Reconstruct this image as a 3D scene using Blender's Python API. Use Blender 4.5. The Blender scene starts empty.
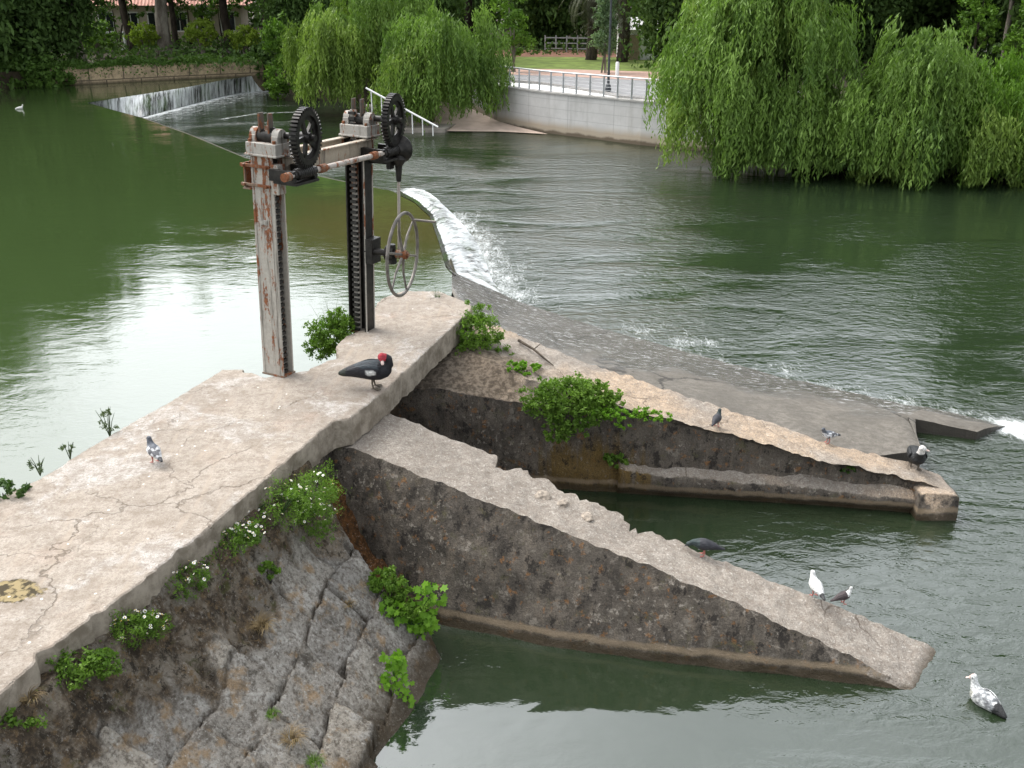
import bpy, bmesh, math, random
import numpy as np
from mathutils import Vector, Matrix, noise, Euler

random.seed(7)
rng = np.random.default_rng(11)
SC = bpy.context.scene
COL = SC.collection
CAM_H, PITCH, FPX = 6.6, math.radians(22.2), 1000.0
ZW, ZU = 2.0, 0.9            # walkway top, upper pond level (lower river is z = 0)


def at(x, y, z):
    """world point at height z seen at photo pixel (x, y)"""
    u = (x - 512) / FPX
    v = (384 - y) / FPX
    d = (u, math.cos(PITCH) + v * math.sin(PITCH), -math.sin(PITCH) + v * math.cos(PITCH))
    t = (z - CAM_H) / d[2]
    return Vector((d[0] * t, d[1] * t, z))


# ------------------------------------------------------------------ tagging
def tag(o, label=None, cat=None, group=None, kind=None):
    if label: o['label'] = label
    if cat: o['category'] = cat
    if group: o['group'] = group
    if kind: o['kind'] = kind
    return o


def thing(name, label, cat, loc=(0, 0, 0), rz=0.0, group=None):
    o = bpy.data.objects.new(name, None)
    o.empty_display_size = 0.2
    COL.objects.link(o)
    o.location = loc
    o.rotation_euler = (0, 0, rz)
    return tag(o, label, cat, group)


def dup(root, loc, rz=0.0, label=None, group=None, scale=None):
    r = root.copy(); COL.objects.link(r)
    r.location = loc; r.rotation_euler = (0, 0, rz)
    if scale: r.scale = (scale, scale, scale)
    if label: r['label'] = label
    if group: r['group'] = group
    for ch in list(root.children):
        c = ch.copy(); COL.objects.link(c); c.parent = r
        for g in list(ch.children):
            d = g.copy(); COL.objects.link(d); d.parent = c
    return r


# ------------------------------------------------------------------ mesh builder
class MB:
    def __init__(self):
        self.v = []; self.f = []; self.mi = []; self.sm = []

    def add(self, vs, fs, mi=0, smooth=False):
        b = len(self.v)
        self.v += [tuple(p) for p in vs]
        for q in fs:
            self.f.append(tuple(b + i for i in q)); self.mi.append(mi); self.sm.append(smooth)
        return self

    def box(self, c, s, R=None, mi=0):
        hx, hy, hz = s[0] / 2, s[1] / 2, s[2] / 2
        vs = [Vector((x, y, z)) for x in (-hx, hx) for y in (-hy, hy) for z in (-hz, hz)]
        if R is not None: vs = [R @ p for p in vs]
        c = Vector(c)
        self.add([c + p for p in vs], [(0, 1, 3, 2), (4, 6, 7, 5), (0, 4, 5, 1), (2, 3, 7, 6), (0, 2, 6, 4), (1, 5, 7, 3)], mi)
        return self

    def bar(self, p0, p1, w, h, up=(0, 0, 1), mi=0):
        """rectangular bar from p0 to p1"""
        p0 = Vector(p0); p1 = Vector(p1); d = (p1 - p0); L = d.length; d.normalize()
        s = d.cross(Vector(up))
        if s.length < 1e-4: s = Vector((1, 0, 0))
        s.normalize(); u = s.cross(d)
        R = Matrix((s, d, u)).transposed()
        return self.box((p0 + p1) / 2, (w, L, h), R, mi)

    def tube(self, pts, r, n=10, mi=0, caps=True, closed=False, smooth=True, sq=1.0):
        pts = [Vector(p) for p in pts]; N = len(pts)
        rs = r if isinstance(r, (list, tuple)) else [r] * N
        vs = []; prev = None
        for i, p in enumerate(pts):
            if closed: t = pts[(i + 1) % N] - pts[i - 1]
            else: t = pts[min(i + 1, N - 1)] - pts[max(i - 1, 0)]
            if t.length < 1e-9: t = Vector((0, 0, 1))
            t.normalize()
            if prev is None:
                a = Vector((0, 0, 1)) if abs(t.z) < 0.9 else Vector((1, 0, 0))
                s = t.cross(a)
            else:
                s = prev - t * prev.dot(t)
                if s.length < 1e-6: s = t.cross(Vector((0, 0, 1)))
            s.normalize(); prev = s; u = t.cross(s)
            for k in range(n):
                a = 2 * math.pi * k / n
                vs.append(p + (s * math.cos(a) + u * math.sin(a) * sq) * rs[i])
        fs = []
        for i in range(N if closed else N - 1):
            for k in range(n):
                a = i * n + k; b = i * n + (k + 1) % n
                c = ((i + 1) % N) * n + (k + 1) % n; d = ((i + 1) % N) * n + k
                fs.append((a, b, c, d))
        self.add(vs, fs, mi, smooth)
        if caps and not closed:
            self.add([vs[k] for k in range(n)], [tuple(range(n - 1, -1, -1))], mi)
            self.add([vs[(N - 1) * n + k] for k in range(n)], [tuple(range(n))], mi)
        return self

    def cyl(self, p0, p1, r0, r1=None, n=14, mi=0):
        return self.tube([p0, p1], [r0, r0 if r1 is None else r1], n, mi)

    def grid(self, P, mi=0, smooth=True, wrap=False, cap=False):
        ns = len(P); nt = len(P[0])
        vs = [p for row in P for p in row]
        fs = []
        for i in range(ns - 1):
            for j in range(nt if wrap else nt - 1):
                j2 = (j + 1) % nt
                fs.append((i * nt + j, (i + 1) * nt + j, (i + 1) * nt + j2, i * nt + j2))
        if cap:
            fs.append(tuple(range(nt)))
            fs.append(tuple((ns - 1) * nt + j for j in range(nt - 1, -1, -1)))
        return self.add(vs, fs, mi, smooth)

    def build(self, name, mats, parent=None, bevel=0.0):
        me = bpy.data.meshes.new(name)
        me.from_pydata(self.v, [], self.f)
        for m in (mats if isinstance(mats, (list, tuple)) else [mats]): me.materials.append(m)
        me.polygons.foreach_set('material_index', self.mi)
        me.polygons.foreach_set('use_smooth', self.sm)
        me.update()
        o = bpy.data.objects.new(name, me); COL.objects.link(o)
        if parent is not None: o.parent = parent
        if bevel:
            b = o.modifiers.new('bevel', 'BEVEL'); b.width = bevel; b.segments = 2; b.limit_method = 'ANGLE'
            b.angle_limit = math.radians(40)
        return o


def fbm(p, s=1.0, octv=4, off=0.0):
    return noise.fractal(Vector((p[0] * s + off, p[1] * s + off * 1.7, p[2] * s - off)), 0.9, 2.1, octv)


def quad_mesh(name, V, mat, parent=None, var=None, nper=4, loc=None):
    """V: (N, nper, 3) array of polygons with a per-face 'var' attribute"""
    N = V.shape[0]
    me = bpy.data.meshes.new(name)
    me.vertices.add(N * nper); me.vertices.foreach_set('co', np.ascontiguousarray(V, dtype=np.float32).ravel())
    me.loops.add(N * nper); me.loops.foreach_set('vertex_index', np.arange(N * nper, dtype=np.int32))
    me.polygons.add(N); me.polygons.foreach_set('loop_start', np.arange(0, N * nper, nper, dtype=np.int32))
    me.update(calc_edges=True)
    if var is not None:
        a = me.attributes.new('var', 'FLOAT', 'FACE'); a.data.foreach_set('value', np.asarray(var, dtype=np.float32))
    me.materials.append(mat)
    o = bpy.data.objects.new(name, me); COL.objects.link(o)
    if parent is not None: o.parent = parent
    if loc is not None: o.location = loc
    return o


def nrm(a):
    return a / np.maximum(np.linalg.norm(a, axis=-1, keepdims=True), 1e-9)


def leaves(C, D, L, W, fold=0.0):
    """rhombic leaves: centre C, direction D, length L, width W -> (N,4,3)"""
    N = len(C)
    D = nrm(D)
    R = rng.normal(size=(N, 3)); S = nrm(np.cross(D, R))
    L = np.broadcast_to(L, N)[:, None]; W = np.broadcast_to(W, N)[:, None]
    return np.stack([C - D * L / 2, C + S * W / 2 - D * L * 0.05, C + D * L / 2, C - S * W / 2 - D * L * 0.05], 1)


# ------------------------------------------------------------------ node helper
class NT:
    def __init__(self, name):
        self.m = bpy.data.materials.new(name); self.m.use_nodes = True
        self.t = self.m.node_tree; self.t.nodes.clear()
        self.out = self.t.nodes.new('ShaderNodeOutputMaterial')

    def n(self, typ, **kw):
        nd = self.t.nodes.new(typ)
        for k, v in kw.items(): setattr(nd, k, v)
        return nd

    def set(self, sock, v):
        if isinstance(v, bpy.types.NodeSocket): self.t.links.new(v, sock)
        elif v is not None:
            if isinstance(v, (tuple, list)) and len(v) == 3 and sock.type == 'RGBA': v = (*v, 1)
            sock.default_value = v

    def obj(self):
        return self.n('ShaderNodeTexCoord').outputs['Object']

    def geo(self, k): return self.n('ShaderNodeNewGeometry').outputs[k]

    def attr(self, name, out='Fac'):
        return self.n('ShaderNodeAttribute', attribute_name=name).outputs[out]

    def map(self, vec, scale=(1, 1, 1), rot=(0, 0, 0), loc=(0, 0, 0)):
        nd = self.n('ShaderNodeMapping'); self.set(nd.inputs['Vector'], vec)
        nd.inputs['Scale'].default_value = scale; nd.inputs['Rotation'].default_value = rot; nd.inputs['Location'].default_value = loc
        return nd.outputs[0]

    def noise(self, vec, scale, detail=4, rough=0.55, dist=0.0, out='Fac'):
        nd = self.n('ShaderNodeTexNoise'); self.set(nd.inputs['Vector'], vec)
        nd.inputs['Scale'].default_value = scale; nd.inputs['Detail'].default_value = detail
        nd.inputs['Roughness'].default_value = rough; nd.inputs['Distortion'].default_value = dist
        return nd.outputs[out]

    def voro(self, vec, scale, feature='F1', out='Distance', rand=1.0):
        nd = self.n('ShaderNodeTexVoronoi', feature=feature); self.set(nd.inputs['Vector'], vec)
        nd.inputs['Scale'].default_value = scale; nd.inputs['Randomness'].default_value = rand
        return nd.outputs[out]

    def math(self, op, a, b=0.0, clamp=False):
        nd = self.n('ShaderNodeMath', operation=op, use_clamp=clamp)
        self.set(nd.inputs[0], a); self.set(nd.inputs[1], b)
        return nd.outputs[0]

    def step(self, v, a, b, lo=0.0, hi=1.0):
        nd = self.n('ShaderNodeMapRange', interpolation_type='SMOOTHSTEP')
        self.set(nd.inputs[0], v)
        for i, q in zip((1, 2, 3, 4), (a, b, lo, hi)): nd.inputs[i].default_value = q
        return nd.outputs[0]

    def mix(self, f, a, b, blend='MIX'):
        nd = self.n('ShaderNodeMix', data_type='RGBA', blend_type=blend)
        self.set(nd.inputs[0], f); self.set(nd.inputs[6], a); self.set(nd.inputs[7], b)
        return nd.outputs[2]

    def sep(self, v):
        nd = self.n('ShaderNodeSeparateXYZ'); self.set(nd.inputs[0], v); return nd.outputs

    def comb(self, x, y, z):
        nd = self.n('ShaderNodeCombineXYZ')
        for i, q in enumerate((x, y, z)): self.set(nd.inputs[i], q)
        return nd.outputs[0]

    def vadd(self, a, b, op='ADD'):
        nd = self.n('ShaderNodeVectorMath', operation=op); self.set(nd.inputs[0], a); self.set(nd.inputs[1], b)
        return nd.outputs['Value'] if op in ('DISTANCE', 'LENGTH') else nd.outputs[0]

    def scale(self, a, s):
        nd = self.n('ShaderNodeVectorMath', operation='SCALE'); self.set(nd.inputs[0], a); self.set(nd.inputs['Scale'], s)
        return nd.outputs[0]

    def bump(self, h, strength=0.3, dist=0.02, normal=None):
        nd = self.n('ShaderNodeBump'); self.set(nd.inputs['Height'], h)
        self.set(nd.inputs['Strength'], strength); nd.inputs['Distance'].default_value = dist
        if normal is not None: self.set(nd.inputs['Normal'], normal)
        return nd.outputs[0]

    def bsdf(self, color, rough=0.8, normal=None, metal=0.0, spec=0.4, ior=1.45, **kw):
        nd = self.n('ShaderNodeBsdfPrincipled')
        self.set(nd.inputs['Base Color'], color); self.set(nd.inputs['Roughness'], rough)
        self.set(nd.inputs['Metallic'], metal); nd.inputs['IOR'].default_value = ior
        self.set(nd.inputs['Specular IOR Level'], spec)
        if normal is not None: self.set(nd.inputs['Normal'], normal)
        return nd.outputs[0]

    def mixsh(self, f, a, b):
        nd = self.n('ShaderNodeMixShader'); self.set(nd.inputs[0], f); self.set(nd.inputs[1], a); self.set(nd.inputs[2], b)
        return nd.outputs[0]

    def done(self, sh):
        self.t.links.new(sh, self.out.inputs['Surface']); return self.m


def plain(name, col, rough=0.7, metal=0.0, vary=0.25, scale=12.0, bump=0.0):
    t = NT(name); o = t.obj()
    nz = t.noise(o, scale, 5, 0.6)
    c = t.mix(t.step(nz, 0.3, 0.7), tuple(q * (1 - vary) for q in col), tuple(min(1, q * (1 + vary)) for q in col))
    nb = t.bump(nz, bump, 0.01) if bump else None
    return t.done(t.bsdf(c, rough, nb, metal))


# ------------------------------------------------------------------ materials
def crack_mask(t, o, scale, width, warp=0.35, seedloc=(0, 0, 0), lowscale=0.5, lo=0.45, hi=0.6):
    w = t.noise(t.map(o, loc=seedloc), 1.3, 4, 0.6, out='Color')
    p = t.vadd(t.map(o, loc=seedloc), t.scale(t.vadd(w, (0.5, 0.5, 0.5), 'SUBTRACT'), warp))
    w2 = t.noise(o, 9.0, 3, 0.6, out='Color')
    p = t.vadd(p, t.scale(t.vadd(w2, (0.5, 0.5, 0.5), 'SUBTRACT'), warp * 0.16))
    d = t.voro(p, scale, 'DISTANCE_TO_EDGE')
    line = t.step(d, width * 0.35, width, 1.0, 0.0)
    keep = t.step(t.noise(t.map(o, loc=(seedloc[0] + 7, 3, 1)), lowscale, 2), lo, hi)
    return t.math('MULTIPLY', line, keep)


def mat_walkway():
    t = NT('walkway_concrete'); o = t.obj()
    big = t.noise(o, 0.75, 6, 0.62, 0.4)
    c = t.mix(t.step(big, 0.35, 0.68), (0.355, 0.314, 0.268), (0.270, 0.240, 0.207))
    pink = t.noise(t.map(o, loc=(5, 2, 0)), 1.6, 5, 0.6)
    c = t.mix(t.step(pink, 0.52, 0.75, 0, 0.65), c, (0.335, 0.245, 0.19))
    grey = t.noise(t.map(o, loc=(1.7, 9, 3)), 0.9, 7, 0.68, 0.6)
    c = t.mix(t.step(grey, 0.52, 0.58, 0, 0.85), c, (0.42, 0.40, 0.375))
    med = t.noise(o, 7, 6, 0.7)
    c = t.mix(t.step(med, 0.36, 0.60, 0.65, 0.0), c, (0.19, 0.155, 0.122))
    fine_ = t.noise(o, 24, 6, 0.75)
    c = t.mix(t.step(fine_, 0.36, 0.50, 0.6, 0), c, (0.155, 0.122, 0.095))
    blot = t.noise(t.map(o, loc=(3, 21, 0)), 2.7, 7, 0.75, 0.5)
    c = t.mix(t.step(blot, 0.53, 0.63, 0, 0.55), c, (0.19, 0.155, 0.122))
    c = t.mix(t.step(fine_, 0.58, 0.68, 0, 0.45), c, (0.50, 0.475, 0.44))
    grain = t.noise(o, 75, 3, 0.7)
    c = t.mix(t.step(grain, 0.36, 0.58, 0.55, 0.0), c, (0.17, 0.14, 0.11))
    # worn streaks along the walkway
    st = t.noise(t.map(o, (7, 0.9, 1), (0, 0, 0.33)), 1.1, 5, 0.6)
    c = t.mix(t.step(st, 0.54, 0.70, 0, 0.6), c, (0.30, 0.25, 0.20))
    cr = crack_mask(t, o, 0.62, 0.0065, 0.6, (0.4, 0.2, 0), 0.6, 0.44, 0.60)
    cr2 = crack_mask(t, o, 1.3, 0.008, 0.6, (3.1, 1.2, 0), 0.7, 0.52, 0.66)
    crk = t.math('MAXIMUM', cr, cr2)
    c = t.mix(t.math('MULTIPLY', crk, 0.6), c, (0.09, 0.07, 0.052))
    hp = t.vadd(t.vadd(o, tuple(at(14, 592, ZW)), 'SUBTRACT'), (1.0, 1.5, 0.2), 'MULTIPLY')
    hd = t.math('ADD', t.vadd(hp, (0, 0, 0), 'DISTANCE'), t.math('MULTIPLY', t.math('SUBTRACT', t.noise(o, 6, 5, 0.7), 0.5), 0.5))
    hole = t.step(hd, 0.20, 0.25, 1, 0)
    c = t.mix(hole, c, t.mix(t.step(t.noise(o, 13, 4, 0.6), 0.42, 0.56), (0.045, 0.036, 0.02), (0.24, 0.19, 0.10)))
    # droppings and grit
    v = t.n('ShaderNodeTexVoronoi'); t.set(v.inputs['Vector'], o); v.inputs['Scale'].default_value = 7.5
    rnd = t.sep(v.outputs['Color'])[0]
    sp = t.math('MULTIPLY', t.step(t.math('ADD', v.outputs['Distance'], t.math('MULTIPLY', t.noise(o, 40, 2), 0.16)), 0.13, 0.20, 1, 0), t.step(rnd, 0.80, 0.82))
    c = t.mix(t.math('MULTIPLY', sp, 0.85), c, (0.72, 0.70, 0.66))
    v2 = t.n('ShaderNodeTexVoronoi'); t.set(v2.inputs['Vector'], t.map(o, loc=(2.2, 0.7, 0))); v2.inputs['Scale'].default_value = 9
    sp2 = t.math('MULTIPLY', t.step(t.math('ADD', v2.outputs['Distance'], t.math('MULTIPLY', t.noise(o, 50, 2), 0.2)), 0.13, 0.22, 1, 0), t.step(t.sep(v2.outputs['Color'])[1], 0.84, 0.86))
    c = t.mix(t.math('MULTIPLY', sp2, 0.75), c, (0.11, 0.075, 0.05))
    # darker grey-brown tone on the side faces
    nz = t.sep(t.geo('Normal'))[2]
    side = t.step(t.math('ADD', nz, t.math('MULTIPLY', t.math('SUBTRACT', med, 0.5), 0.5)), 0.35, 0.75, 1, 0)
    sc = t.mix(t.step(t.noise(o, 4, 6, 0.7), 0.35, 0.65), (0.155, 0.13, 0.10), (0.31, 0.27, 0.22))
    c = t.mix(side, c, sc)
    h = t.math('ADD', t.math('MULTIPLY', grain, 0.25), t.math('ADD', t.math('MULTIPLY', med, 0.9), t.math('ADD', t.math('MULTIPLY', crk, -1.2), t.math('MULTIPLY', hole, -2.5))))
    return t.done(t.bsdf(c, 0.9, t.bump(h, 0.55, 0.02), spec=0.25))


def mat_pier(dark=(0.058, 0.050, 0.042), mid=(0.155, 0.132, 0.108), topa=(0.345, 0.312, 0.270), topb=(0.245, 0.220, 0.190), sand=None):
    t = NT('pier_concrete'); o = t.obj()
    xyz = t.sep(o); z = xyz[2]
    nz = t.sep(t.geo('Normal'))[2]
    n1 = t.noise(o, 3.2, 7, 0.68, 0.3)
    n2 = t.noise(o, 14, 5, 0.7)
    grain = t.noise(o, 60, 3, 0.75)
    # top surface: rough exposed aggregate
    ct = t.mix(t.step(n1, 0.35, 0.66), topa, topb)
    if sand: ct = t.mix(t.step(t.noise(t.map(o, loc=(4, 1, 2)), 0.8, 3), 0.40, 0.62), ct, sand)
    ct = t.mix(t.step(n2, 0.36, 0.6, 0.55, 0), ct, (0.17, 0.135, 0.105))
    ct = t.mix(t.step(grain, 0.34, 0.6, 0.7, 0), ct, (0.13, 0.105, 0.085))
    ct = t.mix(t.step(t.noise(o, 34, 2), 0.60, 0.70, 0, 0.5), ct, (0.52, 0.49, 0.44))
    if sand:
        sd_ = t.math('ADD', t.vadd(t.vadd(t.vadd(o, (-0.55, 13.0, 1.5), 'SUBTRACT'), (0.75, 0.95, 0.3), 'MULTIPLY'), (0, 0, 0), 'DISTANCE'), t.math('MULTIPLY', t.math('SUBTRACT', n1, 0.5), 1.6))
        ct = t.mix(t.step(sd_, 0.55, 0.85, 0.9, 0), ct, t.mix(t.step(n2, 0.4, 0.6), (0.050, 0.038, 0.026), (0.15, 0.12, 0.09)))
    crk = crack_mask(t, o, 0.75, 0.009, 0.5, (1.3, 0.6, 0), 0.5, 0.5, 0.6)
    ct = t.mix(t.math('MULTIPLY', crk, 0.7), ct, (0.08, 0.06, 0.045))
    # sides: dark weathered crust with runs and lichens
    runs = t.noise(t.map(o, (5, 5, 0.35)), 1.6, 6, 0.65, 0.5)
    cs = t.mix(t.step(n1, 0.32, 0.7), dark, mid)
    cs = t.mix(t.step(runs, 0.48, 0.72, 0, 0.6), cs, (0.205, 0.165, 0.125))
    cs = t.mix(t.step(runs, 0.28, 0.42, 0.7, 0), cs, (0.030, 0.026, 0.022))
    lw = t.noise(t.map(o, loc=(3, 3, 3)), 16, 4, 0.62)
    lmask = t.step(t.noise(t.map(o, loc=(8, 3, 1)), 1.1, 4), 0.42, 0.62)
    cs = t.mix(t.math('MULTIPLY', t.step(lw, 0.565, 0.65), t.math('MULTIPLY', lmask, 0.85)), cs, (0.36, 0.32, 0.27))
    lo_ = t.noise(t.map(o, loc=(13, 5, 2)), 9, 5, 0.65)
    cs = t.mix(t.math('MULTIPLY', t.step(lo_, 0.58, 0.66), 0.7), cs, (0.26, 0.125, 0.045))
    lg = t.noise(t.map(o, loc=(2, 15, 4)), 6, 5, 0.7)
    cs = t.mix(t.step(lg, 0.56, 0.70, 0, 0.6), cs, (0.105, 0.098, 0.045))
    cs = t.mix(t.step(t.noise(t.map(o, loc=(22, 5, 4)), 2.6, 6, 0.72), 0.52, 0.66, 0, 0.55), cs, (0.165, 0.14, 0.115))
    if sand: cs = t.mix(t.math('MULTIPLY', t.step(t.vadd(t.vadd(o, (1.2, 12.2, 0.35), 'SUBTRACT'), (0.7, 0.3, 1.3), 'MULTIPLY'), 0, 1, 1, 1), t.step(t.math('ADD', t.vadd(t.vadd(t.vadd(o, (1.1, 12.2, 0.3), 'SUBTRACT'), (0.75, 0.3, 1.3), 'MULTIPLY'), (0, 0, 0), 'DISTANCE'), t.math('MULTIPLY', t.math('SUBTRACT', runs, 0.5), 1.6)), 0.25, 0.75, 0.8, 0)), cs, (0.17, 0.105, 0.025))
    cs = t.mix(t.step(grain, 0.35, 0.6, 0.45, 0), cs, (0.02, 0.017, 0.014))
    blk = t.noise(t.map(o, (1, 1, 0.7), loc=(31, 5, 4)), 5.5, 7, 0.78)
    cs = t.mix(t.step(blk, 0.53, 0.60, 0, 0.85), cs, (0.022, 0.019, 0.017))
    cs = t.mix(t.step(blk, 0.36, 0.43, 0.75, 0), cs, (0.21, 0.185, 0.155))
    # tide band near the waterline
    zz = t.math('ADD', z, t.math('MULTIPLY', t.math('SUBTRACT', n1, 0.5), 0.12))
    band = t.math('MULTIPLY', t.step(zz, 0.16, 0.20, 1, 0), t.step(zz, 0.09, 0.13))
    cs = t.mix(t.math('MULTIPLY', band, 0.7), cs, (0.27, 0.205, 0.135))
    cs = t.mix(t.step(zz, 0.06, 0.14, 0.85, 0), cs, (0.045, 0.032, 0.016))
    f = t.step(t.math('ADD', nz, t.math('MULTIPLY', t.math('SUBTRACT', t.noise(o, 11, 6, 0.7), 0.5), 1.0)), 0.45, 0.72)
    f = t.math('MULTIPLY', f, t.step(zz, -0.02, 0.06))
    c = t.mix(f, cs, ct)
    rough = t.step(zz, 0.0, 0.3, 0.35, 0.92)
    h = t.math('ADD', t.math('MULTIPLY', grain, 0.5), t.math('ADD', n2, t.math('MULTIPLY', lw, 0.4)))
    return t.done(t.bsdf(c, rough, t.bump(h, 0.8, 0.025), spec=0.3))


def mat_revetment():
    t = NT('revetment_stone'); o = t.obj()
    joint = t.attr('joint'); rnd = t.attr('rnd'); earth = t.attr('earth')
    n1 = t.noise(o, 3.5, 7, 0.7, 0.4); n2 = t.noise(o, 17, 6, 0.72); grain = t.noise(o, 70, 3, 0.7)
    a = t.mix(rnd, (0.30, 0.285, 0.262), (0.41, 0.372, 0.315))
    c = t.mix(t.step(n1, 0.32, 0.46, 1, 0), a, (0.16, 0.142, 0.12))
    c = t.mix(t.step(n1, 0.53, 0.60, 0, 0.85), c, (0.46, 0.44, 0.405))
    c = t.mix(t.step(n2, 0.34, 0.58, 0.75, 0), c, (0.10, 0.082, 0.064))
    c = t.mix(t.step(t.noise(t.map(o, loc=(6, 2, 8)), 4.5, 5, 0.6), 0.53, 0.66, 0, 0.8), c, (0.33, 0.225, 0.125))
    c = t.mix(t.step(t.noise(t.map(o, loc=(1, 7, 2)), 30, 3, 0.6), 0.60, 0.68, 0, 0.6), c, (0.55, 0.53, 0.49))
    c = t.mix(t.step(t.noise(t.map(o, loc=(9, 7, 2)), 2.2, 5, 0.65), 0.54, 0.66, 0, 0.8), c, (0.055, 0.047, 0.037))
    e = t.mix(t.step(n2, 0.35, 0.62), (0.055, 0.042, 0.030), (0.135, 0.100, 0.066))
    e = t.mix(t.step(n1, 0.46, 0.60, 0, 0.9), e, (0.25, 0.215, 0.17))
    e = t.mix(t.step(t.noise(t.map(o, loc=(4, 4, 14)), 3.1, 6, 0.75), 0.50, 0.62, 0, 0.9), e, (0.035, 0.026, 0.018))
    e = t.mix(t.step(t.noise(t.map(o, loc=(14, 4, 1)), 1.9, 7, 0.75), 0.53, 0.58, 0, 0.9), e, (0.21, 0.186, 0.155))
    e = t.mix(t.step(t.noise(t.map(o, loc=(1, 1, 7)), 8, 6, 0.75), 0.54, 0.62, 0, 0.85), e, (0.19, 0.13, 0.07))
    e = t.mix(t.step(t.noise(t.map(o, loc=(8, 1, 7)), 11, 6, 0.75), 0.55, 0.62, 0, 0.9), e, (0.030, 0.024, 0.016))
    e = t.mix(t.step(t.noise(t.map(o, loc=(4, 4, 4)), 5, 5, 0.7), 0.58, 0.7, 0, 0.8), e, (0.07, 0.075, 0.02))
    c = t.mix(earth, c, e)
    c = t.mix(t.math('MULTIPLY', joint, 0.92), c, (0.038, 0.028, 0.018))
    sl = t.attr('slot')
    c = t.mix(sl, c, t.mix(t.step(n2, 0.35, 0.6), (0.040, 0.022, 0.010), (0.17, 0.075, 0.024)))
    z = t.math('ADD', t.sep(o)[2], t.math('MULTIPLY', t.math('SUBTRACT', n1, 0.5), 0.3))
    c = t.mix(t.step(z, 0.05, 0.35, 0.85, 0), c, (0.05, 0.035, 0.018))
    n3 = t.noise(o, 34, 6, 0.78)
    c = t.mix(t.step(n3, 0.36, 0.50, 0.40, 0), c, (0.085, 0.07, 0.055))
    c = t.mix(t.step(n3, 0.56, 0.68, 0, 0.55), c, (0.50, 0.48, 0.44))
    h = t.math('ADD', t.math('MULTIPLY', grain, 0.4), t.math('ADD', t.math('ADD', n2, n3), t.math('MULTIPLY', n1, 1.0)))
    return t.done(t.bsdf(c, t.step(z, 0.0, 0.4, 0.4, 0.93), t.bump(h, 0.95, 0.035), spec=0.25))


def mat_apron():
    t = NT('wet_apron_concrete'); o = t.obj()
    n1 = t.noise(o, 1.3, 6, 0.65, 0.3); n2 = t.noise(o, 10, 6, 0.7); grain = t.noise(o, 55, 3, 0.7)
    c = t.mix(t.step(n1, 0.36, 0.66), (0.105, 0.095, 0.080), (0.165, 0.148, 0.125))
    c = t.mix(t.step(n2, 0.36, 0.6, 0.7, 0), c, (0.075, 0.065, 0.05))
    c = t.mix(t.step(t.noise(o, 5, 5, 0.7), 0.58, 0.72, 0, 0.5), c, (0.20, 0.18, 0.152))
    crk = crack_mask(t, o, 0.42, 0.016, 0.7, (2.3, 0.9, 0), 0.5, 0.35, 0.45)
    c = t.mix(t.math('MULTIPLY', crk, 0.9), c, (0.02, 0.017, 0.013))
    c = t.mix(t.step(grain, 0.33, 0.6, 0.5, 0), c, (0.05, 0.043, 0.034))
    wet = t.attr('wet')
    wn = t.noise(t.map(o, (1.2, 7, 1), (0, 0, -0.47)), 1.5, 6, 0.65, 0.4)
    c = t.mix(t.math('MULTIPLY', wet, 0.5), c, (0.055, 0.052, 0.047))
    fo = t.math('MULTIPLY', wet, t.step(t.noise(t.map(o, (1.6, 9, 1), (0, 0, -0.47)), 3.2, 6, 0.75), 0.55, 0.68))
    c = t.mix(fo, c, (0.74, 0.76, 0.76))
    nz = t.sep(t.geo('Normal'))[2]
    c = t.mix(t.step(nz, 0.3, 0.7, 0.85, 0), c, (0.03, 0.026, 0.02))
    rough = t.math('SUBTRACT', 0.72, t.math('MULTIPLY', wet, 0.56))
    h = t.math('ADD', t.math('MULTIPLY', grain, 0.4), t.math('ADD', n2, t.math('MULTIPLY', wn, 1.5)))
    return t.done(t.bsdf(c, rough, t.bump(h, 0.5, 0.03), spec=0.5))


def mat_fall(white=0.5, name='falling_water', lip=0.0):
    """white water running down a concrete face; UV: u along the crest, v down the face (metres)"""
    t = NT(name); uv = t.n('ShaderNodeUVMap').outputs[0]
    a = t.noise(t.map(uv, (3.0, 0.35, 1)), 1.6, 6, 0.7, 0.25)
    b = t.noise(t.map(uv, (14, 0.7, 1), loc=(3, 1, 0)), 1.7, 6, 0.75, 0.2)
    big = t.noise(t.map(uv, (0.35, 0.2, 1), loc=(9, 2, 0)), 1.0, 3, 0.5)
    s = t.math('ADD', t.math('MULTIPLY', a, 0.55), t.math('MULTIPLY', b, 0.45))
    s = t.math('ADD', s, t.math('MULTIPLY', t.math('SUBTRACT', big, 0.5), 0.45))
    vv = t.sep(uv)[1]
    if lip: s2 = t.math('ADD', s, t.step(vv, 0.05, lip, -0.42, 0.0))
    else: s2 = s
    f = t.step(t.math('ADD', s2, t.math('MULTIPLY', vv, 0.02)), 0.54 - 0.16 * white, 0.80 - 0.16 * white)
    bed = t.mix(t.step(t.noise(t.map(uv, (1.2, 0.6, 1)), 1.0, 4), 0.45, 0.62), (0.025, 0.024, 0.02), (0.035, 0.065, 0.012))
    c = t.mix(f, bed, t.mix(b, (0.62, 0.66, 0.67), (0.86, 0.88, 0.88)))
    return t.done(t.bsdf(c, t.math('ADD', 0.12, t.math('MULTIPLY', f, 0.6)), t.bump(s, 0.35, 0.05), spec=0.4))


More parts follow.
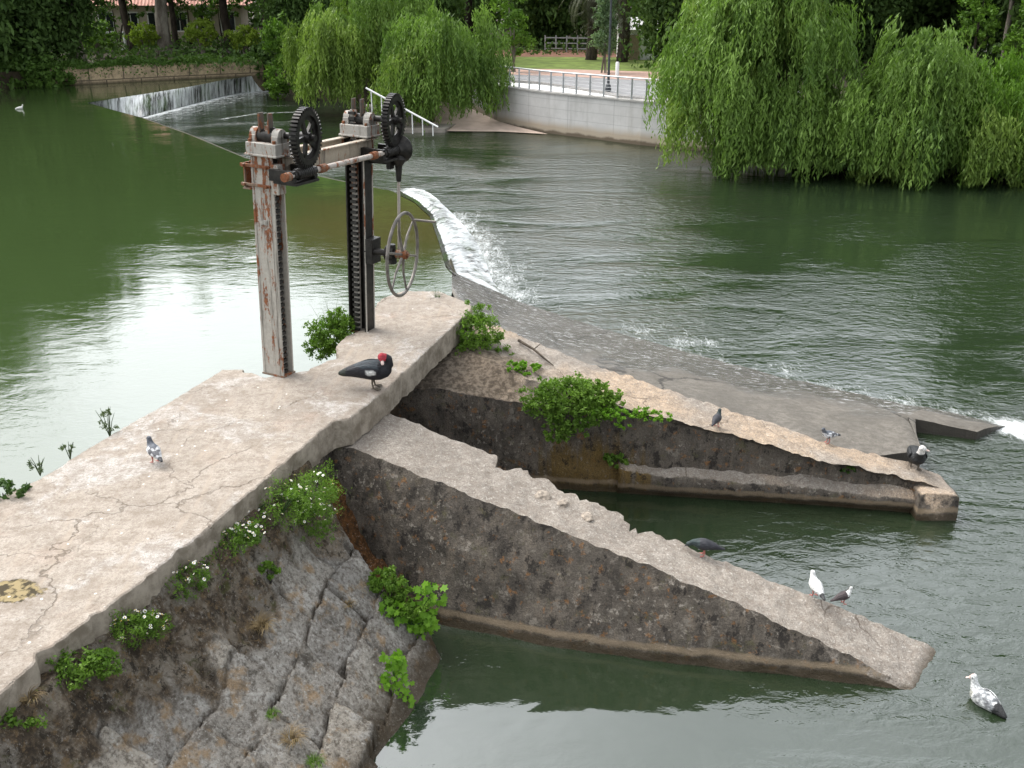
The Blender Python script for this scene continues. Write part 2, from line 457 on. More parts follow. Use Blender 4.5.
def mat_water(name, col, chop, calm, spec=0.6, ior=1.6, foam=False, shallow=None, rough=0.04):
    t = NT(name); o = t.obj()
    # two ripple trains plus a slow swell, in metres
    w1 = t.noise(t.map(o, (1.0, 1.9, 1), (0, 0, 0.25)), 2.6, 4, 0.6, 0.5)
    w2 = t.noise(t.map(o, (1.2, 1.6, 1), (0, 0, -0.5), (4, 1, 0)), 6.5, 3, 0.55, 0.3)
    w3 = t.noise(t.map(o, (1, 1.4, 1), (0, 0, 0.1), (9, 3, 0)), 0.55, 2, 0.5, 1.2)
    gust = t.step(t.noise(t.map(o, (1, 2.0, 1), (0, 0, 0.2)), 0.16, 4, 0.55, 0.8), 0.34, 0.66, 0.22, 1.3)
    h = t.math('ADD', t.math('MULTIPLY', w1, 1.0), t.math('MULTIPLY', w2, 0.35))
    h = t.math('MULTIPLY', h, gust)
    if foam: h = t.math('MULTIPLY', h, t.math('ADD', t.math('MULTIPLY', t.attr('chop'), 1.0), 0.0))
    nb = t.bump(w3, calm, 0.25)
    nb = t.bump(h, chop, 0.10, nb)
    c = col
    if shallow:
        p, r0, r1, sc = shallow
        d = t.vadd(o, p, 'DISTANCE')
        d = t.math('ADD', d, t.math('MULTIPLY', t.math('SUBTRACT', t.noise(o, 0.5, 4), 0.5), 4.0))
        c = t.mix(t.step(d, r0, r1, 1, 0), col, sc)
    sh = t.bsdf(c, rough, nb, spec=spec, ior=ior)
    if foam:
        fa = t.attr('foam')
        fn = t.noise(t.map(o, (2.2, 0.8, 1), (0, 0, -0.5)), 9.0, 7, 0.8, 0.4)
        f2 = t.noise(t.map(o, (1.8, 0.7, 1), (0, 0, -0.5)), 2.2, 6, 0.72, 0.6)
        q = t.math('ADD', t.math('MULTIPLY', fa, 1.0), t.math('MULTIPLY', t.math('SUBTRACT', t.math('ADD', fn, f2), 1.0), 1.25))
        f = t.math('MULTIPLY', t.step(q, 0.22, 1.0), t.step(fa, 0.0, 0.15, 0, 0.92))
        sh = t.mixsh(f, sh, t.bsdf((0.80, 0.83, 0.83), 0.6, t.bump(fn, 0.6, 0.05)))
    return t.done(sh)


def mat_leaf(name, dark, light, trans=0.3, rough=0.5, vscale=0.5):
    t = NT(name)
    v = t.attr('var')
    n = t.noise(t.obj(), vscale, 3, 0.6)
    f = t.math('ADD', t.math('MULTIPLY', v, 0.65), t.math('MULTIPLY', t.step(n, 0.3, 0.7), 0.35))
    c = t.mix(f, dark, light)
    a = t.bsdf(c, rough, spec=0.22)
    tr = t.n('ShaderNodeBsdfTranslucent'); t.set(tr.inputs['Color'], t.mix(1.0, c, (1.0, 1.15, 0.55), 'MULTIPLY'))
    return t.done(t.mixsh(trans, a, tr.outputs[0]))


def mat_bark(name, a, b, scale=6):
    t = NT(name); o = t.obj()
    n = t.noise(t.map(o, (1, 1, 0.35)), scale, 6, 0.7, 0.3)
    c = t.mix(t.step(n, 0.36, 0.64), a, b)
    return t.done(t.bsdf(c, 0.92, t.bump(n, 0.7, 0.03), spec=0.2))


def mat_rusty(name, paint, amount, rust=(0.19, 0.070, 0.030), dirt=(0.06, 0.05, 0.04), rough=0.6):
    t = NT(name); o = t.obj()
    n = t.noise(t.map(o, (4, 4, 0.75)), 2.6, 7, 0.7, 0.5)
    n2 = t.noise(o, 22, 5, 0.7)
    zz = t.math('MULTIPLY', t.sep(o)[2], 0.035)
    q = t.math('ADD', t.math('ADD', t.math('MULTIPLY', n, 0.75), t.math('MULTIPLY', n2, 0.25)), zz)
    rc = t.mix(t.step(n2, 0.3, 0.7), tuple(x * 0.5 for x in rust), tuple(x * 1.3 for x in rust))
    pc = t.mix(t.step(n2, 0.35, 0.65, 0.6, 0), paint, tuple(x * 0.72 for x in paint))
    pc = t.mix(t.step(t.noise(t.map(o, (6, 6, 0.5)), 2, 5, 0.65), 0.52, 0.7, 0, 0.7), pc, dirt)
    f = t.step(q, 0.67 - amount * 0.3, 0.72 - amount * 0.3)
    c = t.mix(f, pc, rc)
    return t.done(t.bsdf(c, t.math('ADD', rough, t.math('MULTIPLY', f, 0.25)), t.bump(t.math('ADD', n2, f), 0.35, 0.006), spec=0.4))


def mat_vcol(name, rough=0.6):
    t = NT(name)
    c = t.attr('Col', 'Color')
    o = t.obj(); n = t.noise(t.map(o, (1, 2.5, 2.5)), 55, 3, 0.6)
    fe = t.voro(t.map(o, (0.5, 1, 1)), 46)
    c = t.mix(t.step(fe, 0.25, 0.75, 0.0, 0.55), c, t.mix(0.75, c, (0.015, 0.016, 0.018)))
    c = t.mix(t.step(n, 0.45, 0.72, 0, 0.25), c, t.mix(1.0, c, (1.7, 1.8, 1.7), 'MULTIPLY'))
    return t.done(t.bsdf(c, rough, t.bump(t.math('SUBTRACT', n, fe), 0.6, 0.008), spec=0.3))

# ================================================================== MATERIAL INSTANCES
M = {}
M['walk'] = mat_walkway()
M['pier'] = mat_pier()
M['pier_sand'] = mat_pier(dark=(0.075, 0.064, 0.054), mid=(0.15, 0.127, 0.104), sand=(0.43, 0.33, 0.235))
M['revet'] = mat_revetment()
M['apron'] = mat_apron()
M['fall_far'] = mat_fall(1.0, 'far_fall_water')
M['fall_near'] = mat_fall(1.25, 'near_fall_water', 0.5)
M['pond'] = mat_water('pond_water', (0.030, 0.050, 0.016), 0.05, 0.03, spec=0.5, ior=1.9, shallow=((-2.2, 25.0, 0.9), 1.5, 6.5, (0.055, 0.052, 0.018)))
M['river'] = mat_water('river_water', (0.014, 0.024, 0.011), 0.62, 0.055, spec=0.5, ior=1.9, foam=True)
M['bed'] = plain('river_bed', (0.05, 0.045, 0.03), 0.9)
M['soil'] = plain('bank_soil', (0.045, 0.036, 0.022), 0.95, vary=0.5, scale=2.0, bump=0.3)
M['grassland'] = plain('lawn_grass', (0.12, 0.165, 0.035), 0.95, vary=0.35, scale=1.2, bump=0.2)
M['paving'] = plain('pale_paving', (0.68, 0.67, 0.655), 0.85, vary=0.08, scale=3)
M['road'] = plain('grey_asphalt', (0.21, 0.21, 0.215), 0.9, vary=0.12, scale=2)
M['pinkpath'] = plain('pink_gravel', (0.40, 0.27, 0.22), 0.95, vary=0.12, scale=1.5)
M['bedearth'] = plain('brown_earth', (0.17, 0.085, 0.055), 0.95, vary=0.3, scale=3)
M['dirt'] = plain('crumbled_soil', (0.15, 0.115, 0.08), 0.95, vary=0.5, scale=14, bump=0.5)


def interp(poly, step):
    """densify a polyline of equal-length tuples"""
    out = []
    for a, b in zip(poly[:-1], poly[1:]):
        a = np.array(a, float); b = np.array(b, float)
        n = max(1, int(math.ceil(np.linalg.norm(b[:3] - a[:3]) / step)))
        for i in range(n): out.append(a + (b - a) * i / n)
    out.append(np.array(poly[-1], float))
    return out


def poly_sheet(name, pts, z, mat, label=None, cat=None, kind=None):
    mb = MB(); mb.add([(p[0], p[1], z) for p in pts], [tuple(range(len(pts)))])
    o = mb.build(name, mat)
    if o.data.polygons[0].normal.z < 0: o.data.flip_normals()
    return tag(o, label, cat, None, kind)


def extrude_poly(pts, z0, z1):
    n = len(pts)
    area = sum(pts[i][0] * pts[(i + 1) % n][1] - pts[(i + 1) % n][0] * pts[i][1] for i in range(n))
    if area < 0: pts = pts[::-1]
    mb = MB()
    mb.add([(p[0], p[1], z0) for p in pts] + [(p[0], p[1], z1) for p in pts],
           [tuple(range(n, 2 * n)), tuple(range(n - 1, -1, -1))] + [(i, (i + 1) % n, n + (i + 1) % n, n + i) for i in range(n)])
    return mb


# ================================================================== WALKWAY
front_px = [(0, 695), (60, 640), (140, 583), (200, 535), (270, 475), (334, 421), (350, 418), (388, 388), (430, 348), (473, 308)]
back_px = [(470, 303), (440, 291), (402, 291), (378, 299), (373, 312), (366, 324), (358, 331), (346, 336), (337, 344), (334, 355), (320, 364), (303, 371),
           (283, 374), (266, 377), (244, 369), (222, 369), (200, 383), (150, 412), (100, 440), (40, 478), (0, 497)]
outline = [Vector((-4.25, 3.4, ZW))] + [at(x, y, ZW) for x, y in front_px] + [at(x, y, ZW) for x, y in back_px] + [Vector((-5.75, 6.2, ZW)), Vector((-6.9, 3.4, ZW))]


def chipped(pts, step=0.035, amp=0.022):
    out = []
    n = len(pts)
    for i in range(n):
        a = pts[i]; b = pts[(i + 1) % n]; L = (b - a).length
        k = max(1, int(L / step))
        d = (b - a).normalized(); nn = Vector((d.y, -d.x, 0))
        for j in range(k):
            p = a.lerp(b, j / k)
            q = fbm(p, 2.2, 4) * amp * 0.6 + fbm(p, 11, 4, 4.0) * amp * 0.75
            q -= max(0.0, fbm(p, 3.1, 2, 9.0) - 0.34) * 0.20       # broken bites
            out.append(p + nn * q)
    return out


def inset(pts, d):
    n = len(pts); out = []
    for i in range(n):
        t = (pts[(i + 2) % n] - pts[i - 2]); t.normalize()
        out.append(pts[i] + Vector((-t.y, t.x, 0)) * d)
    return out


ring = chipped(outline)
n = len(ring)
walk = thing('sluice_walkway', 'pale weathered concrete walkway running along the sluice, carrying the rusty hoist posts', 'walkway', (0, 0, 0))
rows = []
r_in = inset(ring, 0.022); r_in2 = inset(ring, 0.007)
rows.append([Vector((p.x, p.y, ZW)) for p in r_in])
rows.append([Vector((p.x, p.y, ZW - 0.010 + fbm(p, 6, 3) * 0.006)) for p in r_in2])
rows.append([Vector((p.x, p.y, ZW - 0.030)) for p in ring])
for k, dz in enumerate((0.11, 0.19, 0.27, 0.33)):
    rows.append([Vector((p.x, p.y, ZW - dz)) + Vector((fbm((p.x, p.y, dz * 3), 6, 4) * 0.02, fbm((p.x, p.y, dz * 3), 6, 4, 5) * 0.02, 0)) for p in ring])
rows.append([Vector((p.x, p.y, ZW - 0.34)) for p in r_in])
mb = MB()
mb.grid([list(r) for r in rows], wrap=True)
mb.f = [f[::-1] for f in mb.f]
from mathutils.geometry import delaunay_2d_cdt
loop2 = [Vector((p.x, p.y)) for p in rows[0]]
def inside2(x, y):
    c_ = False; j = len(loop2) - 1
    for i in range(len(loop2)):
        a, b = loop2[i], loop2[j]
        if (a.y > y) != (b.y > y) and x < (b.x - a.x) * (y - a.y) / (b.y - a.y) + a.x: c_ = not c_
        j = i
    return c_
pts2 = list(loop2)
for gx_ in np.arange(-7, 0, 0.13):
    for gy_ in np.arange(3.4, 15.4, 0.13):
        if inside2(gx_, gy_): pts2.append(Vector((gx_ + random.uniform(-.03, .03), gy_ + random.uniform(-.03, .03))))
cv, ce, cf, _, _, _ = delaunay_2d_cdt(pts2, [(i, (i + 1) % n) for i in range(n)], [], 1, 1e-5)
lb_ = set((round(p.x, 4), round(p.y, 4)) for p in loop2)
cv3 = [Vector((p.x, p.y, ZW if (round(p.x, 4), round(p.y, 4)) in lb_ else ZW + fbm((p.x, p.y, 0), 0.9, 3) * 0.012 + fbm((p.x, p.y, 3), 3.5, 2) * 0.004)) for p in cv]
cf = [f if (cv[f[1]] - cv[f[0]]).cross(cv[f[2]] - cv[f[0]]) > 0 else f[::-1] for f in cf]
mb.add(cv3, cf, 0, True)
mb.add([Vector((p.x, p.y, ZW - 0.34)) for p in cv3], [tuple(f[::-1]) for f in cf])
mb.build('slab', M['walk'], walk).data.set_sharp_from_angle(angle=math.radians(30))
body_pts = [(-4.6, 3.5), (-3.68, 5.6), (-2.9, 7.75), (-2.53, 8.9), (-2.1, 10.2), (-1.72, 10.55), (-1.60, 11.1), (-2.0, 11.75), (-2.7, 11.65), (-3.5, 11.6), (-4.3, 9.7), (-4.8, 8.4), (-5.6, 6.2), (-6.7, 3.5)]
extrude_poly([Vector((x, y, 0)) for x, y in body_pts], -0.7, ZW - 0.338).build('foundation', M['pier'], walk)


# ================================================================== PIERS (lofts)
def pier_loft(stations, name, mat, label, jag=0.0, jag_rng=(0, 1), seed=0.0, amp=0.02, parent_thing=None):
    """stations: (Fbot, Ftop, Ntop, Nmid, Nbot)"""
    st = [np.concatenate([np.array(p, float) for p in s]) for s in stations]
    d = [0.0]
    for a, b in zip(st[:-1], st[1:]): d.append(d[-1] + np.linalg.norm(b[3:6] - a[3:6]))
    S = interp([tuple(s) for s in st], 0.06)
    # interp measures on the first three coordinates; resample evenly instead
    N = int(d[-1] / 0.045)
    P = []
    for i in range(N + 1):
        s = d[-1] * i / N
        k = max(j for j in range(len(d)) if d[j] <= s + 1e-9); k = min(k, len(d) - 2)
        f = (s - d[k]) / max(1e-9, d[k + 1] - d[k])
        row = (st[k] * (1 - f) + st[k + 1] * f).reshape(5, 3)
        fb, ft, ntp, nm, nb = [Vector(q) for q in row]
        u = i / N
        if jag and jag_rng[0] < u < jag_rng[1]:
            w = min(1, (u - jag_rng[0]) / 0.06, (jag_rng[1] - u) / 0.06)
            q = (max(0, fbm((s * 1.0, seed, 0), 1.9, 4)) * 1.3 + max(0, fbm((s, seed + 5, 0), 5.5, 3)) * 0.35) * jag * w
            dv = (ntp - ft); dv.z = 0; dv.normalize()
            ft = ft + dv * q; fb = fb + dv * q * 0.4
        pts = []
        segs = [(fb, ft, 14), (ft, ntp, 24), (ntp, nm, 8), (nm, nb, 26)]
        for a, b, m_ in segs:
            for j in range(m_):
                x = j / m_
                pts.append(a.lerp(b, x))
        pts.append(nb)
        P.append(pts)
    V = []
    for row in P:
        rr = []
        for p in row:
            a1 = fbm(p, 2.3, 5, seed); a2 = fbm(p, 7.5, 4, seed + 3); a3 = fbm(p, 2.3, 4, seed + 11)
            rr.append(p + Vector((a1 * amp, (a2 * 0.6 + a3) * amp, a2 * amp * 0.9 + a1 * amp * 0.4)))
        V.append(rr)
    m = MB(); m.grid(V, cap=True)
    o = m.build(name, mat, parent_thing)
    o.data.set_sharp_from_angle(angle=math.radians(32))
    return o


def A(x, y, z): return tuple(at(x, y, z))


N1 = [A(350, 447, 1.655), A(445, 484, 1.48), A(560, 530, 1.18), A(700, 588, 0.78), A(800, 632, 0.45), A(880, 672, 0.13), A(925, 694, -0.05)]
F1 = [A(388, 413, 1.655), A(487, 452, 1.44), A(600, 505, 1.12), A(720, 560, 0.72), A(820, 600, 0.45), A(900, 634, 0.14), A(950, 655, -0.05)]
B1 = [(-1.78, 9.78), (-0.73, 9.08), (0.5, 8.66), (1.93, 8.37), (2.95, 8.22), (3.65, 8.10), (4.05, 8.03)]
st1 = [((-2.1, 11.2, -.6), (-2.1, 11.2, 1.655), (-2.35, 10.35, 1.655), (-2.32, 10.1, 1.0), (-2.3, 9.95, -.6))]
for nn_, ff_, bb_ in zip(N1, F1, B1):
    st1.append(((ff_[0], ff_[1] + 0.06, -0.6), ff_, nn_, (nn_[0] * .55 + bb_[0] * .45, nn_[1] * .55 + bb_[1] * .45, max(nn_[2] * 0.5, nn_[2] - .6)), (bb_[0], bb_[1], -0.3)))
st1.append(((4.9, 8.75, -.6), (4.85, 8.7, -.25), (4.6, 8.0, -.25), (4.6, 7.98, -.28), (4.6, 7.95, -.5)))
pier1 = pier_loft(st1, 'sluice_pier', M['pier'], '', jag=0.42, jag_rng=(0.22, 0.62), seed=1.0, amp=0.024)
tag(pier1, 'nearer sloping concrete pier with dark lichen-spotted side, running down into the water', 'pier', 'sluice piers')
# footing ledge at its waterline
L1 = interp([(-0.95, 9.24), (-0.60, 9.13), (0.5, 8.745), (1.93, 8.43), (2.95, 8.25), (3.45, 8.15)], 0.05)
rows = []
for p in L1:
    q = fbm((p[0], p[1], 0), 4, 4) * 0.025
    ztop = 0.075 + fbm((p[0], p[1], 3), 3, 3) * 0.04 - max(0, (p[0] - 2.6)) * 0.11
    rows.append([Vector((p[0], p[1] + 0.5, ztop + 0.02)), Vector((p[0], p[1] + 0.09, ztop)), Vector((p[0], p[1] - 0.0 + q, ztop - 0.015)), Vector((p[0], p[1] - 0.05 + q, ztop - 0.07)), Vector((p[0], p[1] - 0.03, -0.4))])
# (the pier meets the water without a separate ledge)

N2 = [A(450, 345, 1.66), A(530, 380, 1.5), A(640, 412, 1.22), A(730, 435, 0.98), A(830, 462, 0.7), A(925, 482, 0.44), A(941, 488, 0.38)]
F2 = [A(478, 318, 1.62), A(570, 357, 1.36), A(660, 387, 1.14), A(745, 415, 0.92), A(840, 446, 0.68), A(915, 466, 0.45), A(939, 474, 0.39)]
B2 = [(-0.9, 12.5), (0.3, 12.33), (1.7, 12.17), (2.9, 12.04), (4.15, 11.88), (5.42, 11.66), (5.72, 11.60)]
st2 = [((-1.5, 15.2, -.6), (-1.5, 15.2, 1.66), (-2.2, 13.7, 1.66), (-2.2, 12.9, 1.35), (-2.2, 12.66, -.6))]
for nn_, ff_, bb_ in zip(N2, F2, B2):
    zm = nn_[2] - 0.28 if nn_[1] - bb_[1] > 0.15 else nn_[2] - 0.06
    st2.append(((ff_[0] + 0.02, ff_[1] + 0.05, -0.6), ff_, nn_, (bb_[0], bb_[1] + 0.05, zm), (bb_[0], bb_[1], -0.6)))
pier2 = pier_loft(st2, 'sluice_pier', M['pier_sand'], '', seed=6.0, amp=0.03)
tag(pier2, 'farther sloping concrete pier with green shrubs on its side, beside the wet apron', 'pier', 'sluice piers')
L2 = interp([(1.45, 12.14), (2.9, 11.95), (4.15, 11.79), (5.35, 11.58)], 0.05)
rows = []
for p in L2:
    q = fbm((p[0], p[1], 0), 3, 4) * 0.03
    zt = 0.40 - 0.04 * (p[0] - 1.4) + fbm((p[0], p[1], 3), 2.4, 3) * 0.03
    rows.append([Vector((p[0], p[1] + 0.5, zt + 0.30)), Vector((p[0], p[1] + 0.12, zt + 0.06)), Vector((p[0], p[1] + q, zt - 0.01)), Vector((p[0], p[1] - 0.03 + q, zt - 0.06)),
                 Vector((p[0], p[1] + q, 0.10)), Vector((p[0], p[1] + 0.06, 0.04)), Vector((p[0], p[1] + 0.05, -0.4))])
m = MB(); m.grid(rows, cap=True); m.build('footing', M['pier_sand'], pier2)
# square end block of the pier
m = MB(); rows = []
for i in range(15):
    y = 11.44 + 0.62 * i / 14
    rows.append([Vector((5.28, y, -0.5)), Vector((5.29, y, 0.2)), Vector((5.30, y, 0.36)), Vector((5.36, y, 0.395 + fbm((0, y, 0), 5) * 0.02)), Vector((5.74, y, 0.375)), Vector((5.80 + fbm((5, y, 0), 4) * .02, y, 0.34)), Vector((5.82 + fbm((2, y, 0), 4) * .03, y, 0.1)), Vector((5.80, y, -0.5))])
m.grid(rows, cap=True); m.build('end_block', M['pier_sand'], pier2)

# ================================================================== GATE LEAF under the slab
gate = thing('sluice_gate', 'dark wet wooden gate leaf closing the opening under the walkway slab', 'gate')
g0 = Vector((-2.02, 11.3, 0)); g1 = Vector((-1.48, 13.2, 0))
for k in range(6):
    m = MB(); z0 = -0.5 + k * 0.36
    m.bar((g0.x, g0.y, z0 + 0.175), (g1.x, g1.y, z0 + 0.175), 0.09, 0.345)
    m.build('plank', plain('wet_plank', (0.05, 0.035, 0.022), 0.6, vary=0.4, scale=9, bump=0.4) if k == 0 else bpy.data.materials['wet_plank'], gate, 0.01)

# ================================================================== STONE REVETMENT (height field)
E0 = np.array((-3.54, 5.59)); dd = np.array((0.322, 0.947)); nnv = np.array((0.947, -0.322))
gx = np.arange(-4.9, 0.1, 0.022); gy = np.arange(3.2, 10.35, 0.022)
X, Y = np.meshgrid(gx, gy, indexing='ij')
U = (X - E0[0]) * dd[0] + (Y - E0[1]) * dd[1]
Vv = (X - E0[0]) * nnv[0] + (Y - E0[1]) * nnv[1]


def npnoise(X, Y, s, octv=4, off=0.0):
    out = np.empty(X.size)
    xs = X.ravel() * s; ys = Y.ravel() * s
    for i in range(X.size):
        out[i] = noise.fractal((xs[i] + off, ys[i] - off, off * 0.37), 0.9, 2.1, octv)
    return out.reshape(X.shape)


nA = npnoise(X, Y, 1.1, 4, 3.0); nB = npnoise(X, Y, 5.0, 4, 8.0); nC = npnoise(X, Y, 2.2, 3, 15.0)
nV = np.empty(X.size)
for i_, (x_, y_) in enumerate(zip(X.ravel(), Y.ravel())):
    q_ = noise.voronoi((x_ * 3.2, y_ * 3.2, 0.0))[0]; nV[i_] = min(0.5, q_[1] - q_[0]) - 0.25
nV = nV.reshape(X.shape)
v = Vv + nA * 0.06
Z = np.where(v < 0.02, 1.80, np.where(v < 0.42, 1.80 - (v - 0.02) * 1.65, 1.14 - (v - 0.42) * 0.86))
# blocks
ang = 0.20
su = (U * math.cos(ang) - v * 1.28 * math.sin(ang)) + nA * 0.10
sv = (U * math.sin(ang) + v * 1.28 * math.cos(ang)) + nC * 0.07
RH, BL = 0.50, 0.80
row = np.floor(sv / RH); fv = sv / RH - row
su2 = su + (row * 0.37 % 1.0) * BL
blk = np.floor(su2 / BL); fu = su2 / BL - blk
edge = np.minimum(np.minimum(fu, 1 - fu) * BL, np.minimum(fv, 1 - fv) * RH) + nB * 0.014
hsh = np.modf(np.abs(np.sin(row * 12.9898 + blk * 78.233) * 43758.5453))[0]
hs2 = np.modf(np.abs(np.sin(row * 39.3 + blk * 11.1) * 24634.6345))[0]
mask_stone = np.clip((v - 0.38 + nC * 0.34) / 0.10, 0, 1)          # stones begin below the crumbly band
cut = np.clip((0.017 - edge) / 0.014, 0, 1)
Z += mask_stone * ((hsh - 0.5) * 0.13 + (fu - 0.5) * (hs2 - 0.5) * 0.26 + (fv - 0.5) * (hsh - 0.6) * 0.20 - cut * 0.05)
nD = npnoise(X, Y, 13.0, 3, 21.0)
Z += (1 - mask_stone) * nD * 0.035 * (v > 0.03) + nD * 0.006
Z += nB * 0.014 + nA * 0.035 + (1 - mask_stone) * (nB * 0.02 + nC * 0.08 + nV * 0.16) * np.clip((v - 0.03) / 0.1, 0, 1)
# slot beside the pier
pa = np.array((-1.83, 9.98)); pb = np.array((-0.72, 9.22)); pd = (pb - pa) / np.linalg.norm(pb - pa); pn = np.array((pd[1], -pd[0]))
dist = (X - pa[0]) * pn[0] + (Y - pa[1]) * pn[1]
slot = np.clip((0.50 - dist + nC * 0.06) / 0.07, 0, 1)
Z -= slot * 0.50
# loose boulders and drop-off at the water's edge
Z = np.where(v > 1.85, Z - (v - 1.85) * 1.6, Z)
joint = (cut * mask_stone).astype(np.float32)
earth = np.clip(1 - mask_stone + slot, 0, 1).astype(np.float32)
verts = np.stack([X, Y, Z], -1).reshape(-1, 3)
nx_, ny_ = X.shape
idx = np.arange(nx_ * ny_).reshape(nx_, ny_)
quads = np.stack([idx[:-1, :-1], idx[1:, :-1], idx[1:, 1:], idx[:-1, 1:]], -1).reshape(-1, 4)
keep = (Vv[:-1, :-1] > -0.25) & (Z[:-1, :-1] > -0.75)
quads = quads[keep.ravel()]


def grid_object(name, verts, quads, mat, attrs=None, smooth=True):
    used = np.unique(quads); remap = -np.ones(len(verts), int); remap[used] = np.arange(len(used))
    q = remap[quads]; vv = verts[used]
    me = bpy.data.meshes.new(name)
    me.vertices.add(len(vv)); me.vertices.foreach_set('co', vv.astype(np.float32).ravel())
    me.loops.add(q.size); me.loops.foreach_set('vertex_index', q.astype(np.int32).ravel())
    me.polygons.add(len(q)); me.polygons.foreach_set('loop_start', np.arange(0, q.size, 4, dtype=np.int32))
    me.update(calc_edges=True)
    if smooth: me.polygons.foreach_set('use_smooth', np.ones(len(q), bool))
    for k, a in (attrs or {}).items():
        at_ = me.attributes.new(k, 'FLOAT', 'POINT'); at_.data.foreach_set('value', a.ravel()[used].astype(np.float32))
    me.materials.append(mat)
    o = bpy.data.objects.new(name, me); COL.objects.link(o)
    return o


rv = grid_object('stone_revetment', verts, quads, M['revet'], {'joint': joint, 'rnd': hsh, 'earth': earth, 'slot': slot})
tag(rv, 'sloping revetment of large grey stone blocks and brown earth under the edge of the walkway', 'revetment')

# ================================================================== WEIR APRON
Aw = [A(452, 292, 0.90), (F2[0][0] - 0.05, F2[0][1] + 0.9, 0.84), (F2[1][0], F2[1][1] + .02, 0.78), (F2[2][0], F2[2][1] + .02, 0.70), (F2[3][0], F2[3][1] + .02, 0.60), (F2[4][0], F2[4][1] + .02, 0.50), A(922, 452, 0.34), A(908, 417, 0.24), A(977, 432, 0.13)]
Bw = [A(452, 272, 0.88), A(520, 302, 0.30), A(600, 328, 0.20), A(680, 350, 0.14), A(760, 372, 0.09), A(840, 390, 0.07), A(905, 404, 0.06), A(928, 407, 0.05), A(1006, 425, 0.02)]
rows = []; wet = []
S = [np.concatenate([np.array(a), np.array(b)]) for a, b in zip(Aw, Bw)]
for k in range(len(S) - 1):
    m_ = max(2, int(np.linalg.norm(S[k + 1][3:] - S[k][3:]) / 0.09))
    for i in range(m_ + (1 if k == len(S) - 2 else 0)):
        f = i / m_; q = S[k] * (1 - f) + S[k + 1] * f
        a = Vector(q[:3]); b = Vector(q[3:])
        r = [Vector((a.x, a.y, -0.4)), Vector((a.x, a.y, a.z - 0.06))]; w = [0, 0]
        prog = (k + f) / (len(S) - 1)
        for j in range(41):
            t_ = j / 40
            p = a.lerp(b, t_)
            p.z += fbm(p, 1.6, 4) * 0.022 + fbm(p, 7, 3) * 0.008 + 0.10 * math.sin(math.pi * t_) * (1 - t_) * (1 if prog < 0.75 else 0.3)
            r.append(p)
            lim = 0.22 + 0.42 * min(1.0, prog / 0.6)
            if prog < 0.25: lim = 0.02 + prog * 1.3
            w.append(float(np.clip((t_ - lim + fbm(p, 0.9, 3) * 0.2) / 0.16, 0, 1)))
        r.append(Vector((b.x, b.y, -0.4))); w.append(1)
        rows.append(r); wet += w
m = MB(); m.grid(rows, cap=True)
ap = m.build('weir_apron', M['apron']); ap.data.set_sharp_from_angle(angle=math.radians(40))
a_ = ap.data.attributes.new('wet', 'FLOAT', 'POINT'); a_.data.foreach_set('value', np.array(wet, np.float32))
tag(ap, 'cracked grey concrete weir apron, wet along its outer edge, broken at its right end', 'weir apron')

# ================================================================== WEIR AND FALLS
crest_near_px = [(453, 274), (446, 268), (438, 240), (430, 217), (415, 203), (392, 191), (340, 181), (295, 171), (245, 158), (190, 135), (142, 118), (85, 103)]
crest_near = [at(x, y, 0.9) for x, y in crest_near_px]
crest_far = [at(x, y, 0.9) for x, y in [(88, 103), (143, 94.5), (190, 87), (225, 80), (240, 78), (262, 75)]]
base_far = [at(x, y, 0.0) for x, y in [(92, 118), (143, 117.5), (190, 105), (225, 96), (240, 93), (266, 91)]]
weir = thing('weir', 'low curved concrete weir dividing the upper pond from the lower river', 'weir')
pts = [Vector(p) for p in interp([tuple(p) for p in crest_near], 0.4)]
rows = []
for i, p in enumerate(pts):
    t_ = pts[min(i + 1, len(pts) - 1)] - pts[max(i - 1, 0)]; t_.normalize(); s_ = Vector((t_.y, -t_.x, 0))
    zc = 0.875 + fbm(p, 0.9, 3) * 0.018
    if i < len(pts) * 0.28: zc -= 0.035
    rows.append([p + s_ * o_ + Vector((0, 0, z_ - p.z)) for o_, z_ in ((-0.22, -0.6), (-0.20, 0.80), (-0.12, zc), (0.10, zc + 0.012), (0.2, 0.80), (0.7, -0.6))])
m = MB(); m.grid(rows)
m.build('crest', plain('mossy_crest', (0.040, 0.034, 0.016), 0.45, vary=0.5, scale=5, bump=0.3), weir)


